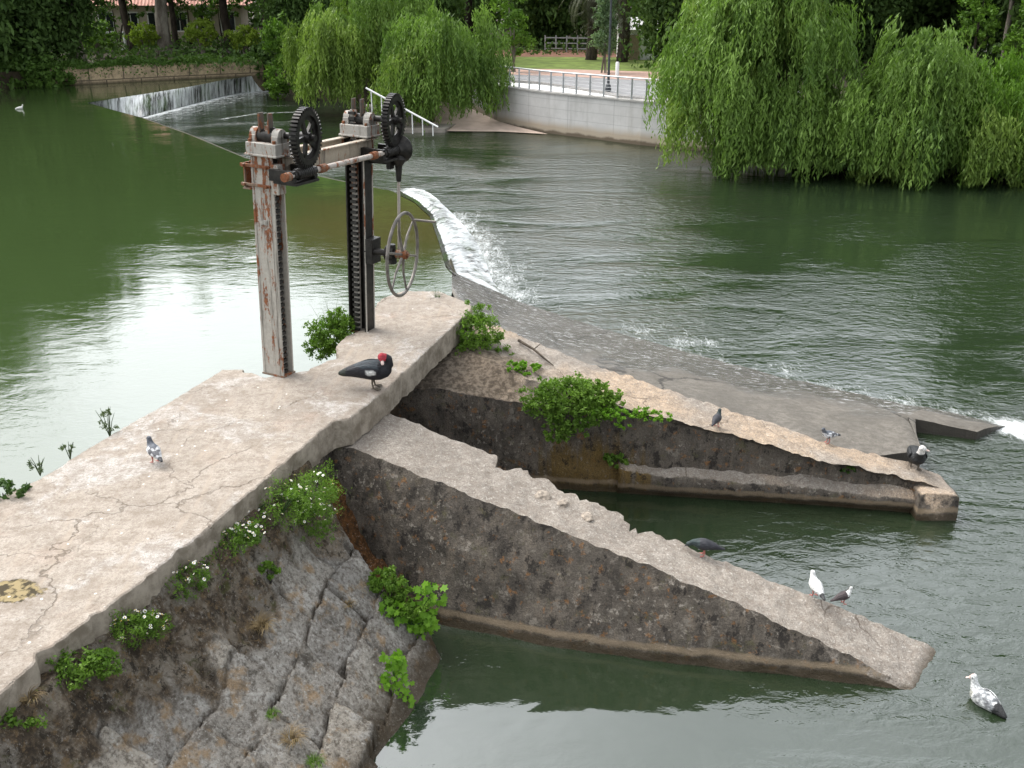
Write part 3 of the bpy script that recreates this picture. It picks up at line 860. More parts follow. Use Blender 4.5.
def fall_strip(name, top, base, mat, ntop=60, nd=12, bulge=0.12, label=None):
    def res(poly, n):
        d = [0]
        for a, b in zip(poly[:-1], poly[1:]): d.append(d[-1] + (b - a).length)
        out = []
        for i in range(n + 1):
            s = d[-1] * i / n; k = min(max(j for j in range(len(d)) if d[j] <= s + 1e-9), len(d) - 2)
            out.append(poly[k].lerp(poly[k + 1], (s - d[k]) / max(1e-9, d[k + 1] - d[k])))
        return out, d[-1]
    T, L = res(top, ntop); B_, _ = res(base, ntop)
    if len(top) == len(base):
        d = [0.0]
        for a, b in zip(top[:-1], top[1:]): d.append(d[-1] + (b - a).length)
        B_ = []
        for i in range(ntop + 1):
            s = d[-1] * i / ntop; k = min(max(j for j in range(len(d)) if d[j] <= s + 1e-9), len(d) - 2)
            B_.append(base[k].lerp(base[k + 1], (s - d[k]) / max(1e-9, d[k + 1] - d[k])))
    P = []; uv = []
    for i, (a, b) in enumerate(zip(T, B_)):
        row = []
        H = (a - b).length
        for j in range(nd + 1):
            f = j / nd
            p = a.lerp(b, f); p.z = a.z + (b.z - a.z) * (f ** 1.35) + 0.018
            p.z += bulge * math.sin(math.pi * f) * 0.5 * min(1.0, i / (0.35 * ntop)) - (0.16 * max(0.0, 1 - i / (0.22 * ntop)) * min(1.0, 6 * f) if ntop == 91 else 0.0) + fbm((p.x * 2, p.y * 2, f), 1.5, 3) * 0.05 * f
            row.append(p); uv.append((L * i / ntop, H * f))
        P.append(row)
    m = MB(); m.grid(P); o = m.build(name, mat)
    if o.data.polygons[len(o.data.polygons) // 2].normal.z < 0: o.data.flip_normals()
    l = o.data.uv_layers.new(name='UVMap')
    for lp in o.data.loops: l.data[lp.index].uv = uv[lp.vertex_index]
    return tag(o, label, 'waterfall' if label else None, None, 'structure')


fall_strip('waterfall', crest_far[::1], base_far, M['fall_far'], 90, 10)
top_n = [at(x, y, 0.9) for x, y in [(454, 275), (449, 271), (445, 264), (438, 240), (430, 217), (415, 203), (396, 193)]]
base_n = [at(x, y, 0.0) for x, y in [(510, 297), (499, 281), (486, 258), (470, 234), (455, 216), (442, 204), (430, 194)]]
fall_strip('waterfall', top_n, base_n, M['fall_near'], 91, 16, 0.1)

# ================================================================== WATER
up_poly = [(-6.3, -12), (-6.3, 3.4), (-4.9, 7.0), (-4.1, 9.3), (-3.3, 11.3), (-2.45, 11.5), (-2.05, 12.4), (-1.8, 13.2), (-1.6, 14.6), (-1.15, 15.2)]
up_poly += [(p.x, p.y) for p in [Vector(Aw[0]), Vector(Bw[0])] + crest_near[1:-1]] + [(p.x, p.y) for p in crest_far] + [(-15, 70), (-80, 70), (-80, -12)]
poly_sheet('pond_water', up_poly, ZU, M['pond'], kind='structure')

gx = np.arange(-26, 46, 0.22); gy = np.arange(-6, 72, 0.22)
X, Y = np.meshgrid(gx, gy, indexing='ij')


def dseg(X, Y, poly):
    d = np.full(X.shape, 1e9)
    for a, b in zip(poly[:-1], poly[1:]):
        ax, ay, bx, by = a[0], a[1], b[0], b[1]
        t_ = np.clip(((X - ax) * (bx - ax) + (Y - ay) * (by - ay)) / max(1e-9, (bx - ax) ** 2 + (by - ay) ** 2), 0, 1)
        d = np.minimum(d, np.hypot(X - ax - t_ * (bx - ax), Y - ay - t_ * (by - ay)))
    return d


d_n = dseg(X, Y, base_n[:-2]); d_f = dseg(X, Y, base_far); d_b = dseg(X, Y, Bw[1:])
foam = np.maximum.reduce([0.50 * np.exp(-(d_n / 1.0) ** 1.1), 0.85 * np.exp(-(d_f / 0.7) ** 1.5), 0.40 * np.exp(-(d_b / 0.55) ** 2)])
foam = np.maximum(foam, 0.42 * np.exp(-(d_f / 3.0) ** 2))
for (px_, py_, r_, a_) in [(1015, 428, 0.45, 0.9), (960, 418, 0.3, 0.6), (700, 343, 0.8, 0.34), (790, 368, 0.5, 0.34), (645, 330, 0.8, 0.32)]:
    p = at(px_, py_, 0); foam = np.maximum(foam, a_ * np.exp(-(((X - p.x) ** 2 + (Y - p.y) ** 2) / r_ ** 2)))
fl = [at(x, y, 0) for x, y in [(222, 119), (262, 113), (300, 112)]]
foam = np.maximum(foam, 0.50 * np.exp(-(dseg(X, Y, fl) / 0.25) ** 2))
chop = np.full(X.shape, 1.0)
chop *= 1 - 0.95 * np.clip((4.2 - X) / 2.5, 0, 1) * np.clip((9.3 - Y) / 1.0, 0, 1)      # quiet pool below the near pier
chop *= 1 - 0.86 * np.clip((4.0 - X) / 2.0, 0, 1) * np.clip((12.4 - Y) / .5, 0, 1) * np.clip((Y - 8.5) / .5, 0, 1)
chop *= 1 - 0.60 * np.clip((X - 2.5) / 2, 0, 1) * np.clip((13 - Y) / 3, 0, 1)
shore = dseg(X, Y, [at(x, y, 0) for x, y in [(430, 130), (640, 146), (740, 156), (830, 168), (1024, 182)]])
chop *= 0.35 + 0.65 * np.clip(shore / 9, 0, 1)
chop *= 1 - 0.66 * np.clip((X - 4) / 5, 0, 1) * np.clip((Y - 14) / 4, 0, 1)
verts = np.stack([X, Y, np.zeros_like(X)], -1).reshape(-1, 3)
nx_, ny_ = X.shape; idx = np.arange(nx_ * ny_).reshape(nx_, ny_)
quads = np.stack([idx[:-1, :-1], idx[1:, :-1], idx[1:, 1:], idx[:-1, 1:]], -1).reshape(-1, 4)
rw = grid_object('river_water', verts, quads, M['river'], {'foam': foam, 'chop': chop})
tag(rw, kind='structure')

poly_sheet('ground', [(-600, -300), (600, -300), (600, 700), (-600, 700)], -0.9, M['bed'], kind='structure')

# ================================================================== BANKS
ZR, ZL = 1.7, 1.75
wall_px = [(497, 124), (515, 127.5), (540, 132), (565, 135.5), (590, 138.5), (640, 145), (690, 150), (735, 154), (790, 160)]
wall_line = [at(x, y, 0) for x, y in wall_px]


def offs(line, d):
    out = []
    for i, p in enumerate(line):
        t_ = line[min(i + 1, len(line) - 1)] - line[max(i - 1, 0)]; t_.normalize()
        out.append(p + Vector((-t_.y, t_.x, 0)) * d)
    return out


rb = [tuple(p) for p in offs(wall_line, 0.35)] + [at(830, 164, 0), at(930, 170, 0), at(1030, 176, 0), (25, 34, 0), (40, 30, 0), (70, 20, 0), (420, 20, 0), (420, 420, 0), (-13.5, 420, 0), (-13.6, 66.5, 0), at(262, 90, 0), at(285, 93, 0), at(310, 99, 0), at(345, 101, 0), at(380, 101, 0), at(440, 106, 0), at(478, 112, 0)]
rbank = extrude_poly([Vector((p[0], p[1], 0)) for p in rb], -1.0, ZR).build('right_bank', M['soil']); tag(rbank, kind='structure')
lb = [at(-80, 96, .9), at(0, 89, .9), at(55, 85.5, .9), at(160, 80, .9), at(266, 75.5, .9), (-13.9, 67, 0), (-13.9, 420, 0), (-420, 420, 0), (-420, 25, 0), (-60, 38, 0)]
lbank = extrude_poly([Vector((p[0], p[1], 0)) for p in lb], -1.0, ZL).build('left_bank', M['soil']); tag(lbank, kind='structure')

# ---- old stone wall of the left bank
t = NT('tan_block_wall'); o_ = t.obj()
n1 = t.noise(o_, 1.2, 6, 0.65); n2 = t.noise(o_, 6, 5, 0.7)
br = t.n('ShaderNodeTexBrick'); t.set(br.inputs['Vector'], t.map(t.comb(t.sep(o_)[0], t.sep(o_)[2], 0.0), (1, 1, 1)))
br.inputs['Scale'].default_value = 1.0; br.inputs['Brick Width'].default_value = 1.6; br.inputs['Row Height'].default_value = 1.1; br.inputs['Mortar Size'].default_value = 0.03
br.inputs['Color1'].default_value = (0.50, 0.385, 0.245, 1); br.inputs['Color2'].default_value = (0.42, 0.33, 0.215, 1); br.inputs['Mortar'].default_value = (0.11, 0.085, 0.06, 1)
c_ = t.mix(t.step(n2, 0.36, 0.6, 0.6, 0), br.outputs['Color'], (0.16, 0.12, 0.085))
c_ = t.mix(t.step(n1, 0.54, 0.66, 0, 0.7), c_, (0.10, 0.085, 0.06))
c_ = t.mix(t.step(t.sep(o_)[2], 0.9, 1.1, 0.8, 0), c_, (0.06, 0.05, 0.03))
M['tanwall'] = t.done(t.bsdf(c_, 0.95, t.bump(n2, 0.6, 0.05)))
wl = [at(52, 86, .9), at(100, 83.6, .9), at(160, 80.4, .9), at(220, 77.6, .9), at(264, 75.8, .9)]
m = MB(); rows = []
for p in interp([tuple(q) for q in wl], 0.35):
    p = Vector(p); q = fbm(p, 0.6, 4) * 0.10; zt = 1.80 + fbm(p, 0.8, 3, 5) * 0.10
    rows.append([Vector((p.x, p.y - 0.12 + q * .3, -0.8)), Vector((p.x, p.y - 0.1 + q, 0.9)), Vector((p.x, p.y - 0.05 + q, 1.35)), Vector((p.x, p.y + q, zt)), Vector((p.x, p.y + 0.5, zt + 0.02)), Vector((p.x, p.y + 0.5, -0.8))])
m.grid(rows, cap=True)
tag(m.build('river_wall', M['tanwall']), 'old tan stone block wall along the far left bank behind the small waterfall', 'stone wall')

# ---- curved pale concrete wall of the right bank
t = NT('pale_wall_concrete'); o_ = t.obj(); z_ = t.sep(o_)[2]; ar = t.attr('arc')
n1 = t.noise(o_, 1.1, 6, 0.65); runs = t.noise(t.comb(ar, 0.0, t.math('MULTIPLY', z_, 0.12)), 2.2, 6, 0.7)
c_ = t.mix(t.step(n1, 0.35, 0.65), (0.52, 0.51, 0.495), (0.45, 0.44, 0.425))
c_ = t.mix(t.step(runs, 0.5, 0.7, 0, 0.45), c_, (0.30, 0.285, 0.26))
ln = t.math('PINGPONG', t.math('ADD', z_, 0.1), 0.20); c_ = t.mix(t.step(ln, 0.0, 0.018, 0.55, 0), c_, (0.24, 0.235, 0.23))
lv = t.math('PINGPONG', ar, 1.25); c_ = t.mix(t.step(lv, 0.0, 0.03, 0.6, 0), c_, (0.24, 0.235, 0.23))
zz = t.math('ADD', z_, t.math('MULTIPLY', t.math('SUBTRACT', n1, 0.5), 0.35))
c_ = t.mix(t.step(zz, 0.25, 0.62, 0.85, 0), c_, (0.36, 0.29, 0.205))
c_ = t.mix(t.step(zz, 0.08, 0.2, 0.9, 0), c_, (0.10, 0.075, 0.05))
M['palewall'] = t.done(t.bsdf(c_, 0.85, t.bump(n1, 0.2, 0.02)))
fine = [Vector(p) for p in interp([tuple(q) for q in wall_line], 0.4)]
bk = offs(fine, 0.36)
m = MB(); rows = []; arc = []; s_ = 0.0
for i, (p, q) in enumerate(zip(fine, bk)):
    if i: s_ += (p - fine[i - 1]).length
    rows.append([Vector((p.x, p.y, -0.9)), Vector((p.x, p.y, 0.0)), Vector((p.x, p.y, 0.85)), Vector((p.x, p.y, ZR - 0.02)), Vector((p.x, p.y, ZR + 0.03)), Vector((q.x, q.y, ZR + 0.03)), Vector((q.x, q.y, -0.9))]); arc += [s_] * 7
m.grid(rows, smooth=False, cap=True)
pw = thing('embankment_wall', 'curved pale concrete embankment wall below the railing on the right bank', 'embankment wall')
wo_ = m.build('wall_face', M['palewall'], pw)
a_ = wo_.data.attributes.new('arc', 'FLOAT', 'POINT'); a_.data.foreach_set('value', np.array(arc, np.float32))
m = MB(); m.grid([[Vector((p.x - 0, p.y, ZR + .032)) + (p - q).normalized() * 0.05, Vector((p.x, p.y, ZR + 0.10)) + (p - q).normalized() * 0.05, Vector((q.x, q.y, ZR + 0.10)), Vector((q.x, q.y, ZR + .032))] for p, q in zip(fine, bk)], smooth=False, cap=True)
m.build('coping', plain('coping_concrete', (0.33, 0.32, 0.30), 0.85, vary=0.15, scale=3), pw)
# left return of the wall, beside the ramp
r0 = wall_line[0]; r1 = at(470, 108, 0)
m = MB(); m.bar((r0.x, r0.y + 0.1, 0.45), (r1.x, r1.y, 0.45), 0.3, 2.4); m.build('return_wall', M['palewall'], pw)

# ---- railing on the wall
M['galv'] = plain('galvanised_steel', (0.42, 0.43, 0.44), 0.45, 0.6, vary=0.12, scale=5)
M['darkmetal'] = plain('dark_painted_metal', (0.06, 0.065, 0.07), 0.5, 0.3)
rail = thing('railing', 'grey metal railing with thin cables along the top of the curved concrete wall', 'railing')
ctr = offs(fine, 0.16)
ZT = ZR + 0.10
acc = 0; last = -9; posts_i = []
cum = [0.0]
for a, b in zip(ctr[:-1], ctr[1:]): cum.append(cum[-1] + (b - a).length)


def on_rail(s):
    k = min(max(j for j in range(len(cum)) if cum[j] <= s + 1e-9), len(cum) - 2)
    return ctr[k].lerp(ctr[k + 1], (s - cum[k]) / (cum[k + 1] - cum[k]))


pm = None; s_ = 0.1
while s_ < cum[-1] - 0.1:
    p = on_rail(s_)
    if pm is None:
        mb = MB(); mb.box((0, 0, 0.42), (0.075, 0.035, 0.84)); mb.box((0, 0, 0.011), (0.14, 0.1, 0.02)); po = mb.build('post', M['galv'], rail, 0.004); pm = po
    else:
        po = pm.copy(); COL.objects.link(po); po.parent = rail
    po.location = (p.x, p.y, ZT); s_ += 0.74
m = MB(); m.tube([(p.x, p.y, ZT + 0.86) for p in ctr], 0.035, 8); m.build('top_rail', M['galv'], rail)
for k in range(5):
    m = MB(); m.tube([(p.x, p.y, ZT + 0.12 + k * 0.14) for p in ctr], 0.009, 5); m.build('cable', M['galv'], rail)

# ---- paved riverside, road, path and lawn (sheets stepped 4 mm)
def px_poly(name, px, z, mat):
    return poly_sheet(name, [at(x, y, z) for x, y in px], z, mat, kind='structure')


back_edge = [tuple(p)[:2] for p in offs(fine, 0.36)]
pv = back_edge + [tuple(at(x, y, ZR))[:2] for x, y in [(800, 112), (700, 104), (620, 97.5), (580, 90), (540, 84.5), (500, 81.5), (478, 81)]]
poly_sheet('paving', pv, ZR + 0.004, M['paving'], kind='structure')
px_poly('road', [(478, 81), (500, 81.5), (540, 84.5), (580, 90), (620, 97.5), (700, 104), (800, 112), (800, 90), (650, 80.5), (560, 76), (478, 73.5)], ZR + 0.008, M['road'])
px_poly('path', [(478, 73.5), (560, 76), (650, 80.5), (800, 90), (800, 80), (650, 71.5), (560, 69), (430, 68)], ZR + 0.012, M['pinkpath'])
px_poly('lawn', [(430, 68), (560, 69), (650, 71.5), (800, 80), (800, 58), (650, 57.5), (400, 56)], ZR + 0.016, M['grassland'])
px_poly('earth_bed', [(400, 56), (650, 57.5), (800, 58), (800, 50), (400, 50)], ZR + 0.020, M['bedearth'])
kl = [at(x, y, ZR) for x, y in [(478, 81), (500, 81.5), (540, 84.5), (580, 90), (620, 97.5), (700, 104), (800, 112)]]
m = MB()
for a, b in zip(kl[:-1], kl[1:]): m.bar((a.x, a.y, ZR + .06), (b.x, b.y, ZR + .06), 0.16, 0.13)
tag(m.build('kerb', plain('kerb_stone', (0.26, 0.25, 0.24), 0.9)), kind='structure')

# ---- quay and boat ramp under the left willows
qz = 0.16
quay = [at(x, y, qz) for x, y in [(364, 117), (402, 129.5), (424, 129), (445, 129), (456, 124), (440, 116), (400, 108), (366, 104)]]
extrude_poly(quay, -0.9, qz).build('quay', plain('quay_concrete', (0.25, 0.225, 0.195), 0.9, vary=0.25, scale=2)); tag(bpy.data.objects['quay'], kind='structure')
m = MB()
rp = [at(440, 131, .03), at(500, 131.5, .03), at(548, 134, .03), at(515, 126, 0.10), at(498, 121, .2), at(470, 108, .5), at(440, 101, .85), at(405, 103, .7), at(425, 116, 0.3)]
m.add([tuple(p) for p in rp], [(0, 1, 8), (1, 4, 8), (1, 2, 3, 4), (8, 4, 5), (8, 5, 6, 7)])
ro = m.build('boat_ramp', plain('ramp_concrete', (0.42, 0.33, 0.27), 0.9, vary=0.15, scale=1.5)); tag(ro, kind='structure')
for pg in ro.data.polygons:
    if pg.normal.z < 0: pg.flip()
hr = thing('stair_railing', 'white sloping handrail of the steps behind the left willows', 'handrail')
M['white'] = plain('white_paint', (0.70, 0.70, 0.69), 0.6, vary=0.08)
h0 = at(366, 88, 2.0); h1 = at(438, 127, 0.5)
m = MB(); m.tube([h0, h1], 0.042, 8); m.build('rail', M['white'], hr)
for k in range(7):
    p = Vector(h0).lerp(Vector(h1), (k + 0.5) / 7); m = MB(); m.cyl((p.x, p.y, max(0.1, p.z - 0.9)), (p.x, p.y, p.z), 0.025, n=8); m.build('post', M['white'], hr)

# ================================================================== TREES
M['willow'] = mat_leaf('willow_leaf', (0.048, 0.100, 0.020), (0.200, 0.315, 0.066), 0.30)
M['willow_y'] = mat_leaf('yellow_willow_leaf', (0.070, 0.125, 0.022), (0.240, 0.340, 0.072), 0.32)
M['leaf_dark'] = mat_leaf('dark_leaf', (0.036, 0.072, 0.020), (0.098, 0.165, 0.042), 0.30, 0.75)
M['leaf_mid'] = mat_leaf('mid_leaf', (0.052, 0.108, 0.022), (0.120, 0.215, 0.042), 0.32)
M['leaf_lime'] = mat_leaf('lime_leaf', (0.14, 0.21, 0.028), (0.29, 0.39, 0.055), 0.38)
M['leaf_bright'] = mat_leaf('bright_leaf', (0.060, 0.135, 0.018), (0.155, 0.270, 0.038), 0.35)
M['palm'] = mat_leaf('palm_leaf', (0.055, 0.065, 0.035), (0.12, 0.13, 0.075), 0.15)
M['bark_pale'] = mat_bark('pale_bark', (0.105, 0.088, 0.07), (0.26, 0.235, 0.195), 3)
M['bark_dark'] = mat_bark('dark_bark', (0.030, 0.024, 0.019), (0.085, 0.068, 0.052), 5)


def trunk_mb(base, top, r, lean=0.3, limbs=4, spread=1.6, seed=0):
    R = random.Random(seed); m = MB(); base = Vector(base); top = Vector(top)
    pts = []; N = 9
    off = Vector((R.uniform(-1, 1), R.uniform(-1, 1), 0)) * lean
    for i in range(N):
        f = i / (N - 1); p = base.lerp(top, f) + off * math.sin(f * math.pi) * 0.5
        p += Vector((fbm((f * 3, seed, 0), 1.0), fbm((f * 3, seed, 9), 1.0), 0)) * 0.12
        pts.append(p)
    rs = [r * (1.35 if i == 0 else 1.0) * (1 - 0.55 * i / (N - 1)) for i in range(N)]
    m.tube(pts, rs, 9)
    for k in range(limbs):
        i = R.randint(3, N - 2); p = pts[i]; a = R.uniform(0, 6.28)
        L = spread * R.uniform(0.7, 1.3)
        q = p + Vector((math.cos(a) * L * 0.5, math.sin(a) * L * 0.5, L * 0.45)); e = p + Vector((math.cos(a) * L, math.sin(a) * L, L * R.uniform(0.7, 1.3)))
        m.tube([p, q, e], [rs[i] * 0.55, rs[i] * 0.38, rs[i] * 0.14], 7)
    return m


def willow_crown(center, rx, ry, rz, zmin, nb, ns, leafL, seed, inner=0.45, zfloor=None, step=0.10):
    """boughs over a dome shedding hanging strands of narrow leaves"""
    R = np.random.default_rng(seed)
    C = []; D = []; Vr = []
    cx, cy, cz = center
    nb, ns = int(nb * 0.62), int(ns * 1.45)
    for b in range(nb):
        th = R.uniform(0, 2 * np.pi); el = np.arcsin(R.uniform(-0.15, 1.0))
        rr = R.uniform(inner, 1.0) ** 0.6
        lump = 1 + 0.38 * noise.noise((math.cos(th) * 2.3 + seed, math.sin(th) * 2.3, el * 2.2)) + (0.14 if R.random() < 0.10 else 0.0)
        tip = np.array((math.cos(th) * math.cos(el) * rx, math.sin(th) * math.cos(el) * ry, math.sin(el) * rz)) * rr * lump
        out = np.array((math.cos(th), math.sin(th), 0.0))
        bw_ = R.uniform(0.16, 0.50)
        bv = R.uniform(0, 1)
        Ls = R.uniform(1.1, 2.6) * (0.75 + 0.5 * rz / 4)
        for s in range(ns):
            side = np.array((-out[1], out[0], 0.0)) * R.normal() * bw_
            st = tip + side + out * R.normal() * bw_ * 0.45 + np.array((0, 0, R.normal() * 0.22 - 0.25 * (np.linalg.norm(side) / bw_) ** 2 * 0.4))
            L = Ls * R.uniform(0.45, 1.1)
            n_ = int(L / step)
            f = np.arange(n_) / max(1, n_)
            arch = 0.35 * R.uniform(0.5, 1.5)
            sway = R.normal() * 0.12; sway2 = R.normal() * 0.12
            px_ = st[None, :] + np.stack([out[0] * arch * (1 - np.exp(-f * 4)) + sway * f * f, out[1] * arch * (1 - np.exp(-f * 4)) + sway2 * f * f, -L * (f ** 1.25) + 0.10 * np.sin(np.minimum(f * 8, np.pi))], 1)
            px_ = px_ + R.normal(size=px_.shape) * 0.035
            dirn = np.stack([out[0] * 0.5 * np.exp(-f * 4) + R.normal(size=n_) * 0.45, out[1] * 0.5 * np.exp(-f * 4) + R.normal(size=n_) * 0.45, -np.ones(n_)], 1)
            C.append(px_); D.append(dirn); Vr.append(np.clip(bv * 0.75 + R.uniform(0, 0.45, n_) - f * 0.10, 0, 1))
    C = np.concatenate(C); D = np.concatenate(D); Vr = np.concatenate(Vr)
    C += np.array((cx, cy, cz))
    if zfloor is None: zf = zmin + 0.45 * (np.sin(C[:, 0] * 2.3 + seed) * np.sin(C[:, 1] * 1.7) + np.sin(C[:, 0] * 5.1) * 0.4)
    keep = C[:, 2] > zf
    C, D, Vr = C[keep], D[keep], Vr[keep]
    return leaves(C, D, leafL * R.uniform(0.45, 1.6, len(C)), leafL * 0.26 * R.uniform(0.7, 1.3, len(C))), Vr


def willow(label, base, base_top, r, crowns, mat, seed, zmin, group='weeping willows on the banks', nlimb=4):
    root = thing('willow_tree', label, 'willow tree', base, 0, group)
    m = trunk_mb((0, 0, -0.3), Vector(base_top) - Vector(base), r, 0.4, nlimb, 1.1, seed); m.build('trunk', M['bark_dark'], root)
    for k, (c, rx, ry, rz, nb, ns) in enumerate(crowns):
        V, Vr = willow_crown(np.array(c) - np.array(base), rx, ry, rz, zmin - base[2], nb, ns, 0.225, seed + k)
        quad_mesh('crown', V, mat if not isinstance(mat, list) else mat[k % len(mat)], root, Vr)
    return root


# left pair
bA = at(396, 113, 0.2); bB = at(378, 108, 0.2)
bW1 = at(432, 122, 0.16); bW2 = at(396, 113, 0.16)
willow('willow with hanging yellow-green crown left of its twin, above the white handrail', tuple(bW2), (bW2.x - 1.2, bW2.y + 0.4, 4.6), 0.28,
       [((bW2.x - 2.4, bW2.y + 0.6, 2.75), 2.75, 2.5, 2.8, 95, 24), ((bW2.x - 0.9, bW2.y + 1.4, 4.4), 3.0, 2.6, 3.0, 75, 24), ((bW2.x - 0.9, bW2.y - 0.2, 2.9), 1.4, 1.2, 1.6, 34, 22)], [M['willow_y'], M['willow']], 21, 0.60)
willow('rounded willow hanging over the quay edge beside the boat ramp', tuple(bW1), (bW1.x + 0.2, bW1.y + 0.3, 3.4), 0.24,
       [((bW1.x + 0.55, bW1.y + 0.2, 2.55), 2.65, 2.4, 2.75, 105, 26), ((bW1.x - 0.7, bW1.y - 0.3, 2.0), 1.6, 1.5, 1.9, 40, 24)], [M['willow'], M['willow_y']], 31, 0.42)
# right pair
bC = at(800, 164, 0.3); bD = at(935, 172, 0.3)
bC = Vector((bC.x, bC.y + 1.5, 1.2)); bD = Vector((bD.x, bD.y + 1.5, 1.2))
willow('tall pale green willow hanging over the river at the right end of the wall', tuple(bC), (bC.x - 0.5, bC.y, 6.0), 0.35,
       [((bC.x - 1.9, bC.y - 0.6, 3.4), 3.1, 3.0, 3.9, 140, 28), ((bC.x - 2.9, bC.y - 0.9, 2.2), 2.0, 1.9, 2.0, 55, 26), ((bC.x - 0.9, bC.y - 1.6, 1.5), 2.6, 1.8, 1.8, 75, 26), ((bC.x - 1.6, bC.y + 0.6, 6.0), 2.5, 2.6, 3.0, 70, 24)], [M['willow'], M['willow_y'], M['willow'], M['willow_y']], 41, 0.20)
willow('low broad willow with trailing branches at the right edge of the river', tuple(bD), (bD.x + 0.2, bD.y, 2.4), 0.32,
       [((bD.x - 0.3, bD.y - 0.4, 2.35), 2.6, 2.4, 2.55, 110, 28), ((bD.x - 1.9, bD.y - 0.9, 1.6), 2.0, 1.7, 1.75, 70, 26), ((bD.x + 2.3, bD.y - 0.6, 2.0), 2.6, 2.1, 2.1, 90, 26), ((bD.x + 4.6, bD.y - 1.2, 1.7), 2.4, 2.0, 1.9, 70, 26), ((bD.x + 0.7, bD.y - 1.7, 1.1), 3.2, 1.4, 1.35, 70, 26)], [M['willow'], M['willow'], M['leaf_bright'], M['willow'], M['willow_y']], 51, 0.20)


def cloud_leaves(n, blobs, size, seed, aspect=0.55, down=0.3):
    """leaf faces gathered in clumps spread over ellipsoid shells"""
    R = np.random.default_rng(seed); C = []; W = []
    vol = np.array([b[3] * b[4] * b[5] for b in blobs]) ** 0.7; vol = vol / vol.sum()
    for b, f in zip(blobs, vol):
        k = int(n * f); nc = max(5, k // 26)
        d = nrm(R.normal(size=(nc, 3))); rr = R.uniform(0.35, 1.0, (nc, 1)) ** 0.5; rr = np.where(R.random((nc, 1)) < 0.16, R.uniform(1.0, 1.45, (nc, 1)), rr)
        cc = d * rr * np.array(b[3:6]) + np.array(b[0:3])
        ii = R.integers(0, nc, k)
        C.append(cc[ii] + R.normal(size=(k, 3)) * min(b[3:6]) * 0.13); W.append(R.uniform(0, 1, nc)[ii])
    C = np.concatenate(C); W = np.concatenate(W)
    D = R.normal(size=C.shape); D[:, 2] -= down
    V = leaves(C, D, size * R.uniform(0.6, 1.4, len(C)), size * aspect * R.uniform(0.7, 1.3, len(C)))
    return V, np.clip(W * 0.6 + R.uniform(0, 0.5, len(C)), 0, 1)


# shared broad crowns (three shapes), copied on trees that stand high above the picture
crown_mesh = {}
for k, (mat_, sd_) in enumerate((('leaf_dark', 1), ('leaf_mid', 2), ('leaf_dark', 3))):
    R = random.Random(sd_)
    blobs = [(0, 0, 7.5, 2.6, 2.6, 3.2)] + [(R.uniform(-2.6, 2.6), R.uniform(-2.6, 2.6), R.uniform(4.2, 9.5), R.uniform(1.2, 2.0), R.uniform(1.2, 2.0), R.uniform(1.0, 1.7)) for _ in range(11)]
    V, Vr = cloud_leaves(15000, blobs, 0.40, sd_)
    o = quad_mesh('crown', V, M[mat_], None, Vr); crown_mesh[k] = o.data
    bpy.data.objects.remove(o)
V, Vr = cloud_leaves(26000, [(0, 0, 4.2, 2.4, 2.4, 4.0), (1.2, 0.5, 2.6, 1.8, 1.8, 2.4), (-1.3, -0.3, 2.8, 1.8, 1.8, 2.4), (0.2, -0.8, 7.5, 1.8, 1.8, 2.2)], 0.24, 9)
o = quad_mesh('crown', V, M['leaf_dark'], None, Vr); crown_mesh['low'] = o.data; bpy.data.objects.remove(o)
tk = {}
for k in range(3):
    tk[k] = trunk_mb((0, 0, -0.2), (0.25 * (k - 1), 0, 7.5), 0.30, 0.5, 5, 2.2, 70 + k)


def tree(px, py, zg, label, name='broadleaf_tree', k=0, pale=False, scale=1.0, crown=None, trunk_scale=1.0, group=None, lean=(0, 0), rz=0.0):
    b = at(px, py, zg)
    r = thing(name, label, 'tree', tuple(b), rz, group)
    key = (k, pale)
    if key not in trunk_cache:
        o = tk[k].build('trunk', M['bark_pale'] if pale else M['bark_dark'], r); trunk_cache[key] = o.data
    else:
        o = bpy.data.objects.new('trunk', trunk_cache[key]); COL.objects.link(o); o.parent = r
    o.scale = (trunk_scale, trunk_scale, 1.0); o.rotation_euler = (lean[1], lean[0], 0)
    c = bpy.data.objects.new('crown', crown_mesh[crown if crown is not None else k]); COL.objects.link(c); c.parent = r
    r.scale = (scale, scale, scale * 1.25)
    return r


trunk_cache = {}
gl = 'tall trees on the far left bank'; gr = 'dark park trees behind the right bank'
L_ = ZL
tree(78, 63, L_, 'thick pale trunk leaning left at the left end of the tan wall', k=0, pale=True, trunk_scale=1.5, lean=(-0.05, 0), group=gl)
tree(133, 51, L_, 'dark leaning trunk behind the bright green dome shrub on the left bank', k=1, lean=(-0.10, 0), group=gl, rz=1)
tree(167, 55, L_, 'thick pale mottled trunk standing alone above the middle of the tan wall', k=2, pale=True, trunk_scale=1.6, group=gl, rz=2)
tree(177, 50, L_, 'slim dark trunk just right of the thick pale mottled one', k=0, trunk_scale=0.75, group=gl, rz=3)
tree(229, 49, L_, 'dark forked trunk between the two lime shrubs near the house', k=1, trunk_scale=1.15, group=gl, rz=0.5)
tree(265, 52, L_, 'dark trunk at the right end of the tan wall behind the lime shrub', k=2, lean=(-0.08, 0), group=gl, rz=4)
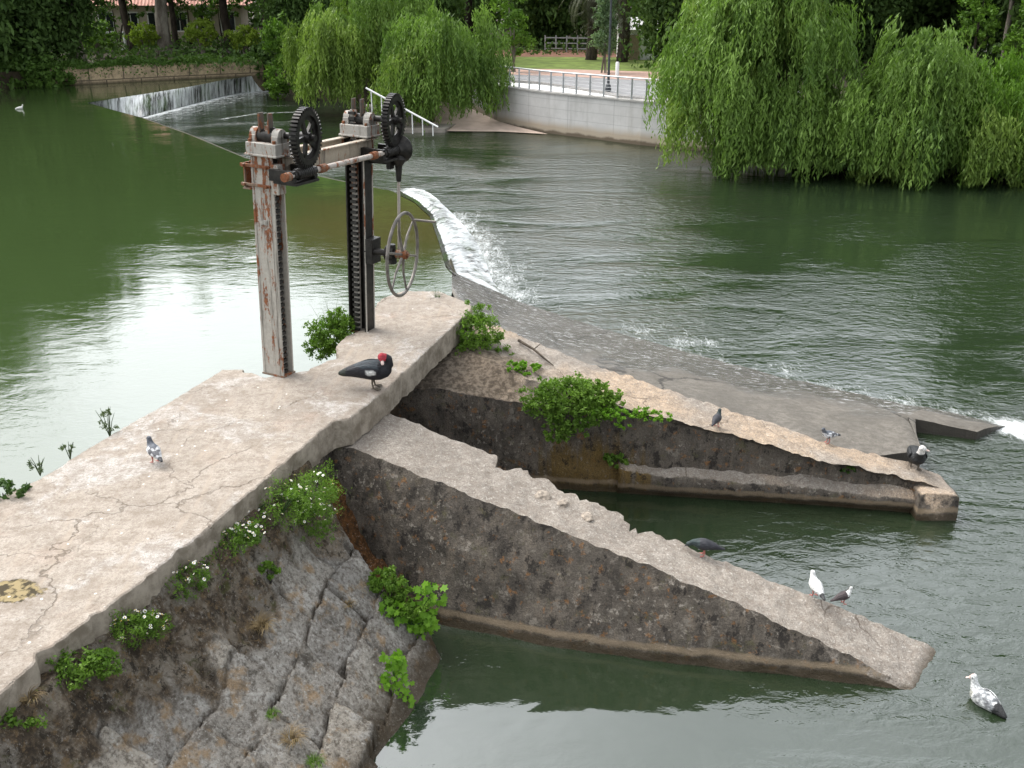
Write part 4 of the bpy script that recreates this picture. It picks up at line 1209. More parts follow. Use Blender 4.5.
for px_, py_, lab, s in [(8, 68, 'dark dense tree at the left edge of the photo, behind the overhanging bush', 1.0), (42, 66, 'dark dense tree next to the pale leaning trunk, on its left', 0.9), (66, 50, 'dark dense tree behind the pale leaning trunk, left of the house', 0.6),
                         (-45, 74, 'dark dense tree just beyond the left edge of the view', 1.1), (312, 62, 'dark dense tree behind the left side of the yellow-green willow', 0.8), (322, 46, 'dark dense tree right of the house, behind the end of the tan wall', 1.0)]:
    tree(px_, py_, L_, lab, 'dense_tree', k=int(px_) % 3, crown='low', scale=s * 1.25, group=gl, rz=px_ * 0.3)
for px_, py_, lab, s in [(345, 55, 'dark tree behind the trunks of the left willows', 1.0), (420, 58, 'dark tree glimpsed above the quay willow', 0.9), (536, 46, 'dark dense tree left of the palms across the lawn', 1.1), (562, 42, 'dark dense tree between the lawn and the nearer palm', 1.1),
                         (676, 47, 'dark tree behind the white hut', 1.0), (690, 70, 'dark tree behind the tall pale willow, on its left', 0.9), (760, 72, 'dark tree behind the top of the tall pale willow', 1.0), (846, 66, 'dark dense tree in the gap between the two right willows', 1.0),
                         (885, 62, 'dark dense tree rising behind the low broad willow', 1.1), (940, 58, 'dark dense tree behind the bright saplings at right', 1.1), (1010, 66, 'dark dense tree at the right edge behind the pale thin trunk', 1.0), (1075, 84, 'dark dense tree just beyond the right edge of the view', 1.1)]:
    tree(px_, py_, ZR, lab, 'dense_tree', k=int(px_) % 3, crown='low', scale=s * 1.3, group=gr, rz=px_ * 0.7)
for px_, py_, lab, k in [(470, 40, 'tall tree far behind the quay willow', 0), (600, 36, 'tall tree far behind the two palms', 1), (700, 44, 'tall tree far behind the tall pale willow', 2), (800, 46, 'tall tree far behind the gap in the right willows', 1), (900, 44, 'tall tree far behind the low broad willow', 2), (990, 44, 'tall tree far behind the right edge', 0),
                         (390, 38, 'tall tree far behind the handrail willow', 1)]:
    tree(px_, py_, ZR, lab, k=k, scale=1.25, group=gr, rz=px_)
tree(1000, 78, ZR, 'pale thin bare trunk at the right edge above the low willow', k=1, pale=True, trunk_scale=0.55, group=gr)

# far wood: reads as one mass
R = np.random.default_rng(5)
N = 52000
th = R.uniform(math.radians(-42), math.radians(42), N); dr = 106 + 14 * R.random(N) + 6 * np.sin(th * 23)
zz_ = 1.5 + 16.5 * R.random(N) ** 0.85 * (0.80 + 0.2 * np.sin(th * 37))
C = np.stack([np.sin(th) * dr, np.cos(th) * dr, zz_], 1); C += R.normal(size=C.shape) * 0.3
quad_w = leaves(C, R.normal(size=C.shape), 0.95 * R.uniform(.6, 1.4, N), 0.62 * R.uniform(.6, 1.4, N))
fw = quad_mesh('far_wood', quad_w, M['leaf_dark'], None, np.clip(0.4 + 0.4 * np.sin(th * 60 + zz_ * .7) * R.random(N) + 0.2 * R.normal(size=N), 0, 1))
tag(fw, 'dark mass of woodland closing the view behind both banks', 'woodland', kind='stuff')
# floor of the wood
for nm, zg, x0, x1 in (('undergrowth', ZL, -46, -12.5), ('undergrowth', ZR, -11, 40)):
    N = 9000
    C = np.stack([R.uniform(x0, x1, N), R.uniform(61 if zg == ZL else 66, 84, N), zg + 0.9 * R.random(N) ** 2], 1)
    if zg == ZR: C = C[(C[:, 0] < -1.5) | (C[:, 0] > 9.5) | (C[:, 1] > 70)]
    ug = quad_mesh(nm, leaves(C, R.normal(size=C.shape), 0.3, 0.18), M['leaf_dark'], None, R.random(len(C)))
    tag(ug, 'dark undergrowth under the far trees of the left bank' if zg == ZL else 'dark undergrowth under the far trees of the park', 'undergrowth', kind='stuff')

# ---- left-bank hedge, overhanging bushes and lime shrubs
lw = interp([tuple(q + Vector((0, 0.75, 0))) for q in wl], 0.25)
R = np.random.default_rng(15); N = 15000
ii = R.integers(0, len(lw), N); P_ = np.array(lw)[ii][:, :3]
C = P_ + np.stack([R.normal(size=N) * 0.2, R.normal(size=N) * 0.5, 0 * R.random(N)], 1); C[:, 2] = ZL + 0.02 + 0.42 * R.random(N) * (0.75 + 0.3 * np.sin(C[:, 0] * 1.9) + 0.2 * np.sin(C[:, 0] * 5))
tr_ = R.random(N) < 0.05; C[tr_, 1] -= 1.0; C[tr_, 2] -= 0.55 * R.random(tr_.sum())
tag(quad_mesh('ivy', leaves(C, R.normal(size=C.shape), 0.15, 0.09), M['leaf_mid'], None, R.random(N)), 'low dark green ivy growing along the top of the tan wall', 'ivy', kind='stuff')


def bush(name, label, cat, base, blobs, n, size, mat, seed, group=None, stems=4, stem_h=0.6, stem_r=0.03, bark=None, aspect=0.55):
    r = thing(name, label, cat, tuple(base), 0, group)
    V, Vr = cloud_leaves(n, blobs, size, seed, aspect); quad_mesh('foliage', V, mat, r, Vr)
    if stems:
        R_ = random.Random(seed); m = MB()
        for k in range(stems):
            b = blobs[k % len(blobs)]
            m.tube([(R_.uniform(-.1, .1) * stem_h, R_.uniform(-.1, .1) * stem_h, -0.05), (b[0] * .4, b[1] * .4, stem_h * 0.6), (b[0], b[1], b[2])], [stem_r, stem_r * .8, stem_r * .35], 6)
        m.build('stem', bark or M['bark_dark'], r)
    return r


for px_, py_, r_, h_, mat_, lab in [(100, 58, 1.15, 1.6, 'leaf_bright', 'bright green dome-shaped shrub above the left part of the tan wall'), (147, 55, 1.0, 1.45, 'leaf_lime', 'lime green shrub between the white post and the thick pale trunk'),
                                    (204, 57, 1.05, 1.7, 'leaf_lime', 'yellow-green small shrub on a pale stem in front of the house'), (246, 59, 0.95, 1.45, 'leaf_lime', 'yellow-green drooping shrub on a forked pale stem near the right end of the tan wall')]:
    b = at(px_, py_, ZL)
    bush('dome_shrub', lab, 'shrub', b, [(0, 0, h_, r_ * .9, r_ * .9, r_ * .55), (-r_ * .5, 0, h_ - .4, r_ * .55, r_ * .6, r_ * .5), (r_ * .5, -.2, h_ - .4, r_ * .55, r_ * .6, r_ * .5)], 2600, 0.17, M[mat_], px_, 'rounded shrubs along the left bank', 3, h_, 0.10, M['bark_pale'])
for px_, py_, s_, lab in [(22, 85, 1.0, 'dark bush overhanging the pond at the left edge'), (48, 84, 0.7, 'smaller dark bush where the tan wall begins')]:
    b = at(px_, py_, 1.0)
    bush('bank_bush', lab, 'bush', b, [(0, 0, .5, 1.5 * s_, 1.0, .75), (-1.4 * s_, 0, .8, 1.3 * s_, 1.0, .9), (1.0 * s_, -.2, .2, .9 * s_, .8, .5), (-3 * s_, .2, .8, 1.4 * s_, 1, .9)], 5200, 0.26, M['leaf_mid'], px_, 'bushes overhanging the far pond')
b = at(283, 92, 0.4)
bush('bank_bush', 'bright green bush at the water between the small waterfall and the willow', 'bush', b, [(0, 0, .9, .8, .8, .9), (.4, 0, 1.9, .7, .7, .8), (-.3, -.2, .3, .7, .6, .5), (.9, -.2, .2, .7, .6, .5), (-.2, .3, 3.0, .8, .8, .9)], 5200, 0.2, M['leaf_bright'], 77)
b = at(268, 84, 0.4)
bush('bank_bush', 'dark bush at the right end of the small waterfall', 'bush', b, [(0, 0, .7, .8, .8, .7), (-.4, .4, 1.6, .7, .7, .7), (.6, .3, .4, .6, .6, .6)], 2600, 0.22, M['leaf_dark'], 78)
# dark growth under the right willows, on the bank
b = at(900, 166, 0.3)
bush('bank_bush', 'dark undergrowth on the bank beneath the right willows', 'bush', (b.x, b.y + .9, 0.5), [(k * 1.15, 0.1 * k - .3 + .2 * abs(k), 0.5, 0.8, .55, .7) for k in range(-4, 6)], 9000, 0.24, M['leaf_dark'], 79)
# saplings with fresh leaves, right
for px_, py_, lab, h_ in [(968, 84, 'sapling with fresh bright leaves left of the pale thin trunk', 3.0), (1022, 88, 'sapling with fresh bright leaves at the right edge', 2.4)]:
    b = at(px_, py_, ZR)
    bush('sapling', lab, 'sapling', b, [(0, 0, h_, .9, .9, .8), (.6, 0, h_ - .8, .7, .7, .5), (-.7, 0, h_ - .5, .7, .7, .5), (.1, 0, h_ + .9, .7, .7, .7)], 1700, 0.2, M['leaf_bright'], px_, 'young trees at the right edge', 4, h_, 0.05)
b = at(514, 72, ZR)
bush('young_tree', 'young tree with bright green leaves on a pale trunk right of the quay willow', 'tree', b, [(0, 0, 2.4, .8, .8, 1.0), (.3, 0, 1.5, .8, .7, .6), (-.3, 0, 3.7, .8, .8, .9)], 2000, 0.2, M['leaf_bright'], 514, None, 3, 2.0, 0.07, M['bark_pale'])
M['poplar'] = mat_leaf('poplar_leaf', (0.075, 0.125, 0.060), (0.165, 0.245, 0.120), 0.3)
b = at(604, 73, ZR)
bush('slim_poplar', 'slim grey-green poplar sapling beside the lamp post on the lawn', 'tree', b, [(0, 0, 1.6 + .75 * k, .62 - .03 * k, .62 - .03 * k, .62) for k in range(7)], 9500, 0.13, M['poplar'], 606, None, 3, 2.0, 0.06, M['bark_pale'])

for px_, py_, h_, s_, lab in [(118, 49, 2.6, 1.0, 'loose small tree with hanging leaves in front of the left end of the house'), (192, 49, 3.0, 1.1, 'loose small tree with hanging leaves in front of the middle of the house'), (222, 47, 2.7, .9, 'loose small tree with hanging leaves in front of the right end of the house')]:
    b = at(px_, py_, ZL)
    bush('small_tree', lab, 'tree', b, [(0, 0, h_, 1.3 * s_, 1.0, .8), (-1.2, 0, h_ - .3, 1.0 * s_, .8, .6), (1.2, .2, h_ - .2, 1.0 * s_, .8, .6), (.3, 0, h_ + 1.0, 1.3, .9, .8)], 1300, 0.22, M['leaf_mid'], px_, 'small trees in front of the house', 3, h_, 0.07)
# ---- palms
def palm(px_, py_, label, h, seed):
    b = at(px_, py_, ZR); r = thing('palm_tree', label, 'palm tree', tuple(b), 0, 'palms on the lawn')
    m = MB(); R_ = random.Random(seed); pts = []; rs = []
    for i in range(40):
        z = -0.1 + (h + .2) * i / 39; pts.append((0.08 * math.sin(z), 0.05 * math.cos(z * 1.3), z)); rs.append(0.36 - 0.05 * i / 39 + (0.03 if i % 2 else -0.01))
    m.tube(pts, rs, 12); m.build('trunk', M['bark_dark'], r)
    quads = []; var = []
    for f in range(54):
        a = R_.uniform(0, 6.283); el = R_.uniform(-1.15, 1.2); L = R_.uniform(2.4, 3.3)
        if f < 22: el = R_.uniform(-1.45, -0.7); L = R_.uniform(2.2, 3.0)
        d = np.array((math.cos(a), math.sin(a), 0)); side = np.array((-math.sin(a), math.cos(a), 0))
        nseg = 22; p = np.array((0, 0, h)); e = el
        for s in range(nseg):
            dirv = d * math.cos(e) + np.array((0, 0, 1)) * math.sin(e); q = p + dirv * L / nseg
            e -= 0.075
            for sg in (-1, 1):
                ld = side * sg * 0.75 + dirv * 0.6 + np.array((0, 0, -0.35)); ld /= np.linalg.norm(ld); ll = 0.55 * math.sin(math.pi * (s + 1.5) / (nseg + 3)) + .1
                wv = dirv * 0.022
                quads.append([p - wv, p + ld * ll * .5 - wv * .8, p + ld * ll, p + ld * ll * .5 + wv * 1.4]); var.append(R_.random() if f >= 22 else R_.random() * 0.4)
            p = q
    quad_mesh('fronds', np.array(quads), M['palm'], r, np.array(var))
    return r


palm(591, 60, 'palm with a thick dark trunk left of the slim poplar sapling', 4.3, 3)
palm(622, 62, 'palm with hanging fronds beside the white hut', 4.1, 4)

# ---- lamp post
b = at(608, 92, ZR)
lp = thing('lamp_post', 'thin dark lamp post at the kerb behind the railing', 'lamp post', tuple(b))
m = MB(); m.tube([(0, 0, 0), (0, 0, .5), (0, 0, 4.2)], [0.085, 0.06, 0.045], 10); m.build('pole', M['darkmetal'], lp)
m = MB(); m.tube([(0, 0, 0), (0, 0, 0.06), (0, 0, .3), (0, 0, .36)], [0.15, 0.15, 0.11, 0.07], 12); m.build('base', M['darkmetal'], lp)
m = MB(); m.tube([(0, 0, 4.2), (0, 0, 4.28), (0, 0, 4.6), (0, 0, 4.72)], [0.08, 0.16, 0.22, 0.03], 12); m.build('lantern', plain('lantern_glass', (0.5, 0.5, 0.48), 0.3), lp)
b = at(617, 78, ZR)
m = MB(); m.tube([(0, 0, 0), (0, 0, .75), (0, 0, 0.8)], [0.10, 0.10, 0.06], 10); o = m.build('bollard', M['white']); o.location = b
tag(o, 'short white bollard standing right of the lamp post', 'bollard')

# ---- white hut
b = at(640, 60, ZR); r = thing('hut', 'small white hut half hidden by the tall pale willow', 'hut', tuple(b))
m = MB(); m.box((0, 1, 0.9), (2.6, 2.0, 1.8)); m.build('wall', M['white'], r)
m = MB(); m.add([(-1.5, -.15, 1.80), (1.5, -.15, 1.80), (1.5, 2.15, 1.80), (-1.5, 2.15, 1.80), (-.9, 1, 2.5), (.9, 1, 2.5)], [(0, 1, 5, 4), (1, 2, 5), (2, 3, 4, 5), (3, 0, 4), (3, 2, 1, 0)]); m.build('roof', M['white'], r)
m = MB(); m.box((-.4, -0.02, 0.75), (0.7, 0.05, 1.5)); m.build('door', plain('tan_door', (0.32, 0.25, 0.18), 0.7), r)
# low white garden wall glimpsed behind the right willows
b0 = at(935, 50, ZR); b1 = at(1060, 58, ZR)
m = MB(); m.bar((b0.x, b0.y, ZR + 0.6), (b1.x, b1.y, ZR + 0.6), 0.25, 1.2)
tag(m.build('garden_wall', M['white'], None, 0.02), 'low white garden wall glimpsed behind the right-hand willows', 'garden wall')
# park fence far behind the lawn
f0 = at(545, 52, ZR); f1 = at(610, 53, ZR); fr = thing('park_fence', 'pale low fence at the back of the lawn left of the palms', 'fence')
for k in range(3):
    m = MB(); m.bar((f0.x, f0.y, ZR + .25 + k * .35), (f1.x, f1.y, ZR + .25 + k * .35), 0.05, 0.07); m.build('rail', M['galv'], fr)
for k in range(7):
    p = f0.lerp(f1, k / 6); m = MB(); m.box((p.x, p.y, ZR + .55), (0.09, 0.09, 1.1)); m.build('post', M['galv'], fr)

# ---- house on the left bank
hb0 = at(96, 43.5, ZL); hb1 = at(243, 42, ZL); hd = (hb1 - hb0); HL = hd.length; hrz = math.atan2(hd.y, hd.x)
hs = thing('house', 'beige house with pink tiled roof behind the trees of the left bank', 'house', tuple(hb0), hrz)
t = NT('pink_roof_tiles'); o_ = t.obj(); wv_ = t.math('SINE', t.math('MULTIPLY', t.sep(o_)[0], 24)); n2 = t.noise(o_, 3, 5, .7)
c_ = t.mix(t.step(n2, .35, .65), (0.42, 0.20, 0.15), (0.55, 0.31, 0.25)); c_ = t.mix(t.step(wv_, -1, 0.2, .5, 0), c_, (0.22, 0.10, 0.08))
M['tiles'] = t.done(t.bsdf(c_, .85, t.bump(wv_, .6, .05)))
M['render'] = plain('beige_render', (0.45, 0.39, 0.32), 0.9, vary=0.1, scale=1.5)
M['glass'] = plain('dark_window_glass', (0.02, 0.024, 0.028), 0.12)
m = MB(); m.box((HL / 2, 4, 1.35), (HL, 8, 2.9)); m.build('wall', M['render'], hs)
m = MB(); m.add([(-.5, -.6, 2.75), (HL + .5, -.6, 2.75), (HL + .5, 8.6, 2.75), (-.5, 8.6, 2.75), (3.2, 4, 5.2), (HL - 3.2, 4, 5.2)], [(0, 1, 5, 4), (1, 2, 5), (2, 3, 4, 5), (3, 0, 4), (3, 2, 1, 0)]); m.build('roof', M['tiles'], hs)
for k in range(6):
    x = 1.0 + k * (HL - 2.0) / 5
    m = MB(); m.box((x, -0.02, 1.55), (1.15, 0.08, 1.5)); fo = m.build('window', M['white'], hs)
    m = MB(); m.box((x - .26, -0.055, 1.55), (.46, 0.03, 1.3)); m.box((x + .26, -0.055, 1.55), (.46, 0.03, 1.3)); m.build('pane', M['glass'], fo)
    m = MB(); m.box((x, -0.09, 0.75), (1.3, 0.2, 0.08)); m.build('sill', M['white'], fo)
m = MB(); m.box((HL * .55, -1.2, 0.62), (HL * .5, 0.18, 0.5)); m.build('terrace_wall', M['render'], hs)
# white post on a base
b = at(127, 51, ZL); r = thing('marker_post', 'slim white stone post on a square base beside the dark leaning trunk', 'post', tuple(b))
m = MB(); m.box((0, 0, .08), (.6, .4, .16)); m.build('base', M['white'], r, .01)
m = MB(); m.tube([(0, 0, .16), (-.06, 0, 1.3)], [.13, .10], 8); m.build('shaft', M['white'], r)

# ================================================================== SLUICE HOIST
M['hw'] = mat_rusty('white_rusty_steel', (0.40, 0.375, 0.33), 0.33)
M['hw2'] = mat_rusty('beige_rusty_steel', (0.38, 0.33, 0.26), 0.12)
M['block'] = mat_rusty('white_cast_iron', (0.37, 0.35, 0.315), 0.12)
M['grease'] = plain('greased_black_iron', (0.022, 0.020, 0.018), 0.42, 0.35, vary=0.5, scale=14, bump=0.2)
M['rackdark'] = plain('dark_rack_iron', (0.030, 0.028, 0.026), 0.5, 0.3, vary=0.4, scale=10)
M['wheel'] = plain('worn_grey_iron', (0.17, 0.155, 0.14), 0.5, 0.4, vary=0.4, scale=9)
M['rust'] = mat_rusty('rusted_iron', (0.20, 0.15, 0.11), 0.55)
M['guide'] = mat_rusty('dark_guide_iron', (0.10, 0.085, 0.07), 0.16)
M['shaftm'] = mat_rusty('painted_shaft', (0.40, 0.36, 0.32), 0.22)

p1 = at(279, 373, ZW); p2 = at(362, 328.5, ZW)
ly = (p2 - p1); HLEN = ly.length; hrz = math.atan2(ly.y, ly.x) - math.pi / 2
ho = thing('sluice_hoist', 'rusty rack-and-gear sluice hoist: two posts, crossbeam, cogwheels and a big handwheel', 'sluice hoist', tuple(p1), hrz)
PH = 2.70
ho.rotation_euler = (Matrix.Rotation(math.radians(2.1), 3, 'Y') @ Matrix.Rotation(hrz, 3, 'Z')).to_euler()
RW = Matrix.Rotation(math.radians(9.6), 3, 'Z')


def gear_mb(c, r, th, teeth, spokes, axis=Vector((1, 0, 0))):
    m = MB(); ax = RW @ axis; c = Vector(c)
    s = Vector((0, 0, 1)); u = ax.cross(s); u.normalize()
    prof = []
    for k in range(teeth):
        a0 = 2 * math.pi * k / teeth; da = 2 * math.pi / teeth
        for f, rr in ((0, r), (0.5, r), (0.58, r - 0.035), (0.92, r - 0.035)): prof.append((a0 + da * f, rr))
    n_ = len(prof)

    def P(a, rr, x): return c + ax * x + (s * math.cos(a) + u * math.sin(a)) * rr
    ri = r - 0.09
    rows = []
    for a, rr in prof: rows.append([P(a, rr, -th / 2), P(a, rr, th / 2), P(a, ri, th / 2), P(a, ri, -th / 2)])
    rows.append(rows[0])
    m.grid(rows, smooth=False, wrap=True)
    for k in range(spokes):
        a = 2 * math.pi * k / spokes + 0.4
        m.bar(P(a, 0.04, 0), P(a, ri + 0.01, 0), 0.055, 0.035, tuple(ax))
    m.cyl(c - ax * th * 0.75, c + ax * th * 0.75, 0.062, n=16)
    # thin web between the spokes near the rim
    for k in range(48):
        a0 = 2 * math.pi * k / 48; a1 = 2 * math.pi * (k + 1) / 48
        m.add([P(a0, ri + .005, -.012), P(a1, ri + .005, -.012), P(a1, ri - .05, -.008), P(a0, ri - .05, -.008), P(a0, ri + .005, .012), P(a1, ri + .005, .012), P(a1, ri - .05, .008), P(a0, ri - .05, .008)], [(0, 1, 2, 3), (7, 6, 5, 4), (3, 2, 6, 7)])
    return m


def rack(parent, c, face, h):
    """vertical toothed bar; face = outward direction of its teeth (local)"""
    c = Vector(c); f = Vector(face); s = Vector((0, 0, 1)).cross(f)
    R = Matrix((s, f, Vector((0, 0, 1)))).transposed()
    m = MB(); m.box(c + Vector((0, 0, h / 2)), (0.085, 0.045, h), R, 1)
    k = 0.02
    while k < h - 0.03:
        m.box(c + f * 0.04 + Vector((0, 0, k + .02)), (0.092, 0.045, 0.036), R, 0); k += 0.072
    m.build('rack', [M['rackdark'], M['hw']], parent, 0)


# post nearest the camera
m = MB(); m.box((0, -0.095, PH / 2), (0.30, 0.022, PH)); m.box((-0.06, 0, PH / 2), (0.02, 0.166, PH)); m.box((0.0, 0.095, PH / 2), (0.30, 0.022, PH))
m.box((-0.135, -0.11, PH / 2), (0.03, 0.010, PH)); m.box((0.10, -0.11, PH / 2), (0.014, 0.010, PH))
pA = m.build('post', M['hw'], ho, 0.003)
rack(pA, (0.045, 0, 0.0), (1, 0, 0), PH + 0.33)
m = MB(); m.box((-0.01, -0.113, 1.93), (0.10, 0.014, 0.06)); m.box((-0.01, -0.122, 1.93), (0.075, 0.006, 0.035)); m.build('rating_plate', M['block'], pA, 0.002)
# second post, turned a quarter
m = MB()
for sx in (-1, 1): m.box((sx * 0.13, HLEN, PH / 2), (0.022, 0.22, PH), None, 0)
m.box((0, HLEN + 0.03, PH / 2), (0.238, 0.02, PH), None, 0)
m.box((0.145, HLEN - .1, PH / 2), (0.012, 0.022, PH), None, 1); m.box((0.145, HLEN + .1, PH / 2), (0.012, 0.022, PH), None, 1)
pB = m.build('post', [M['grease'], M['hw']], ho, 0.003)
rack(pB, (-0.03, HLEN - 0.045, 0.0), (0, -1, 0), PH + 0.33)
# beams
for sx, nm in ((0.17, 'crossbeam'), (-0.17, 'crossbeam')):
    m = MB(); y0, y1 = 0.06, HLEN + 0.1
    L_ = y1 - y0; yc = (y0 + y1) / 2
    m.box((sx, yc, 2.57), (0.016, L_, 0.20)); m.box((sx + 0.03, yc, 2.678), (0.085, L_, 0.016)); m.box((sx + 0.03, yc, 2.462), (0.085, L_, 0.016))
    m.build(nm, M['hw2'], ho, 0.002)
# rusty clamp stub on the first post
m = MB(); m.box((-0.26, -0.03, 2.45), (0.02, 0.15, 0.30)); m.box((-0.21, 0.045, 2.45), (0.12, 0.02, 0.30)); m.box((-0.08, -0.125, 2.58), (0.42, 0.025, 0.035)); m.box((-0.08, -0.125, 2.36), (0.42, 0.025, 0.03)); m.box((0.19, -0.06, 2.45), (0.10, 0.14, 0.34), None, 1)
m.box((-0.21, -0.09, 2.31), (0.11, 0.1, 0.02))
cl = m.build('clamp', [M['rust'], M['hw']], ho, 0.003)
for bx, bz in ((-0.23, 2.58), (-0.23, 2.36), (0.09, 2.58), (0.09, 2.36)):
    m = MB(); m.cyl((bx, -0.175, bz), (bx, -0.13, bz), 0.018, n=6); m.build('bolt', M['rust'], cl)
# bearing blocks, pinion axles and cogwheels
for y0 in (0.0, HLEN):
    m = MB(); m.box((0.03, y0, 2.775), (0.42, 0.30, 0.15)); m.box((0.03, y0, 2.712), (0.45, 0.33, 0.025))
    for sx in (-0.125, 0.185):
        m.box((sx, y0, 2.88), (0.09, 0.19, 0.10)); m.cyl((sx - 0.045, y0, 2.925), (sx + 0.045, y0, 2.925), 0.082, n=18)
    b_ = m.build('bearing_block', M['block'], ho, 0.008)
    for sx in (-0.14, 0.20):
        for sy in (-0.12, 0.12):
            m = MB(); m.cyl((sx, y0 + sy, 2.85), (sx, y0 + sy, 2.885), 0.02, n=6); m.build('bolt', M['rust'], b_)
    m = MB()
    for sx in (-0.045, 0.085): m.box((sx, y0 - 0.02, 3.02), (0.018, 0.085, 0.30), None, 0)
    m.build('rack_guide', M['guide'], ho, 0.002)
    m = MB(); m.cyl((-0.10, y0, 2.91), (0.15, y0, 2.91), 0.075, n=16); m.build('pinion', M['grease'], ho)
    m = MB(); ax = RW @ Vector((1, 0, 0)); cgear = Vector((0.0, y0, 2.93)) + ax * 0.50
    m.cyl(Vector((-0.19, y0, 2.93)), cgear + ax * 0.12, 0.038, n=12); m.build('axle', M['grease'], ho)
    gear_mb(cgear, 0.335, 0.085, 44, 5).build('cogwheel', M['grease'], ho)
    # worm and its cradle
    m = MB(); wz = 2.93 - 0.385
    pts = []
    for k in range(90):
        a = k * 0.62; pts.append((0.50 + math.cos(a) * 0.055, y0 - 0.14 + k * 0.0034, wz + math.sin(a) * 0.055))
    m.tube(pts, 0.016, 5); m.cyl((0.50, y0 - 0.20, wz), (0.50, y0 + 0.22, wz), 0.048, n=12)
    m.box((0.36, y0 - 0.2, wz - 0.02), (0.34, 0.06, 0.13)); m.box((0.36, y0 + 0.2, wz - 0.02), (0.34, 0.06, 0.13)); m.box((0.40, y0, wz - 0.10), (0.32, 0.44, 0.03))
    m.build('worm', M['grease'], ho, 0.003)
wz = 2.93 - 0.385
m = MB(); m.cyl((0.50, -0.32, wz), (0.50, HLEN + 0.12, wz), 0.034, n=12); m.build('drive_shaft', M['shaftm'], ho)
for ya, yb in ((0.3, 0.42), (HLEN - .46, HLEN - .36), (-.36, -.26)):
    m = MB(); m.cyl((0.50, ya, wz), (0.50, yb, wz), 0.05, n=12); m.build('shaft_collar', M['rust'], ho)
# bevel gear and vertical shaft
gy_ = HLEN + 0.17
m = MB(); m.tube([(0.50, gy_ - 0.05, wz), (0.50, gy_ + 0.0, wz), (0.50, gy_ + 0.07, wz), (0.50, gy_ + 0.10, wz)], [0.07, 0.10, 0.18, 0.17], 22)
m.tube([(0.50, gy_ + 0.02, wz - 0.21), (0.50, gy_ + 0.02, wz - 0.12), (0.50, gy_ + 0.02, wz - 0.05)], [0.055, 0.11, 0.05], 18)
m.box((0.42, gy_ - 0.06, wz - 0.1), (0.06, 0.1, 0.3)); m.bar((0.14, HLEN + .08, wz - .15), (0.44, gy_ - .04, wz - .15), 0.07, 0.09)
m.tube([(0.50, gy_ + 0.02, wz - 0.20), (0.50, gy_ + .02, wz - 0.42)], [0.05, 0.032], 12)
m.build('bevel_gear', M['grease'], ho, 0.003)
m = MB(); m.cyl((0.50, gy_ + 0.02, wz - 0.35), (0.50, gy_ + 0.02, 1.18), 0.021, n=10); m.build('vertical_shaft', M['shaftm'], ho)
# handwheel
WC = Vector((0.66, HLEN + 0.02, 1.19)); ax = RW @ Vector((1, 0, 0)); wu = ax.cross(Vector((0, 0, 1))); wu.normalize(); R_w = 0.555
def wp(a, r, x=0.0): return WC + ax * x + (Vector((0, 0, 1)) * math.cos(a) + wu * math.sin(a)) * r
m = MB(); m.tube([wp(2 * math.pi * k / 56, R_w) for k in range(56)], 0.023, 9, closed=True); hwl = m.build('handwheel_rim', M['wheel'], ho)
for k in range(6):
    a = 2 * math.pi * k / 6 + 0.25
    m = MB(); m.tube([wp(a, 0.05), wp(a, 0.3, -0.02), wp(a, R_w)], [0.022, 0.016, 0.014], 7); m.build('spoke', M['wheel'], hwl)
m = MB(); m.cyl(WC - ax * 0.09, WC + ax * 0.06, 0.06, n=16); m.cyl(WC + ax * 0.06, WC + ax * 0.085, 0.035, n=8); m.build('hub', M['rust'], hwl)
ah = -0.70
for s_ in (1, -1):
    q = wp(ah * s_, R_w)
    if s_ == 1: best = q
cr = wp(-0.72, R_w - 0.02)
m = MB(); m.tube([cr, cr + ax * 0.03, cr + ax * 0.34], [0.022, 0.016, 0.018], 9); m.build('crank_handle', M['wheel'], hwl)
m = MB(); m.cyl(WC - ax * 0.54, WC - ax * 0.05, 0.045, n=14); m.tube([WC - ax * .24, WC - ax * .13], [.10, .085], 16)
m.box((0.2, HLEN, 1.19), (0.12, 0.22, 0.34)); m.tube([WC - ax * .17 + Vector((0, 0.02, 0.12)), WC - ax * .17 + Vector((0, .02, -.14))], [.05, .07], 12)
m.build('wheel_bearing', M['grease'], ho, 0.006)
for y0, w_, d_ in ((0, .33, .24), (HLEN, .30, .25)):
    m = MB(); m.box((0.0, y0, 0.012), (w_, d_, 0.024)); bp = m.build('base_plate', M['rust'], ho, 0.003)

# ================================================================== BIRDS
M['feather'] = mat_vcol('feathers', 0.55)
M['bill_pale'] = plain('pale_bill', (0.55, 0.42, 0.38), 0.45, vary=0.15, scale=60)
M['bill_dark'] = plain('dark_bill', (0.06, 0.055, 0.055), 0.45)
M['leg_dark'] = plain('dark_leg_skin', (0.09, 0.075, 0.055), 0.7)
M['leg_pink'] = plain('pink_leg_skin', (0.36, 0.13, 0.11), 0.7)
M['eye'] = plain('dark_eye', (0.01, 0.01, 0.01), 0.15)


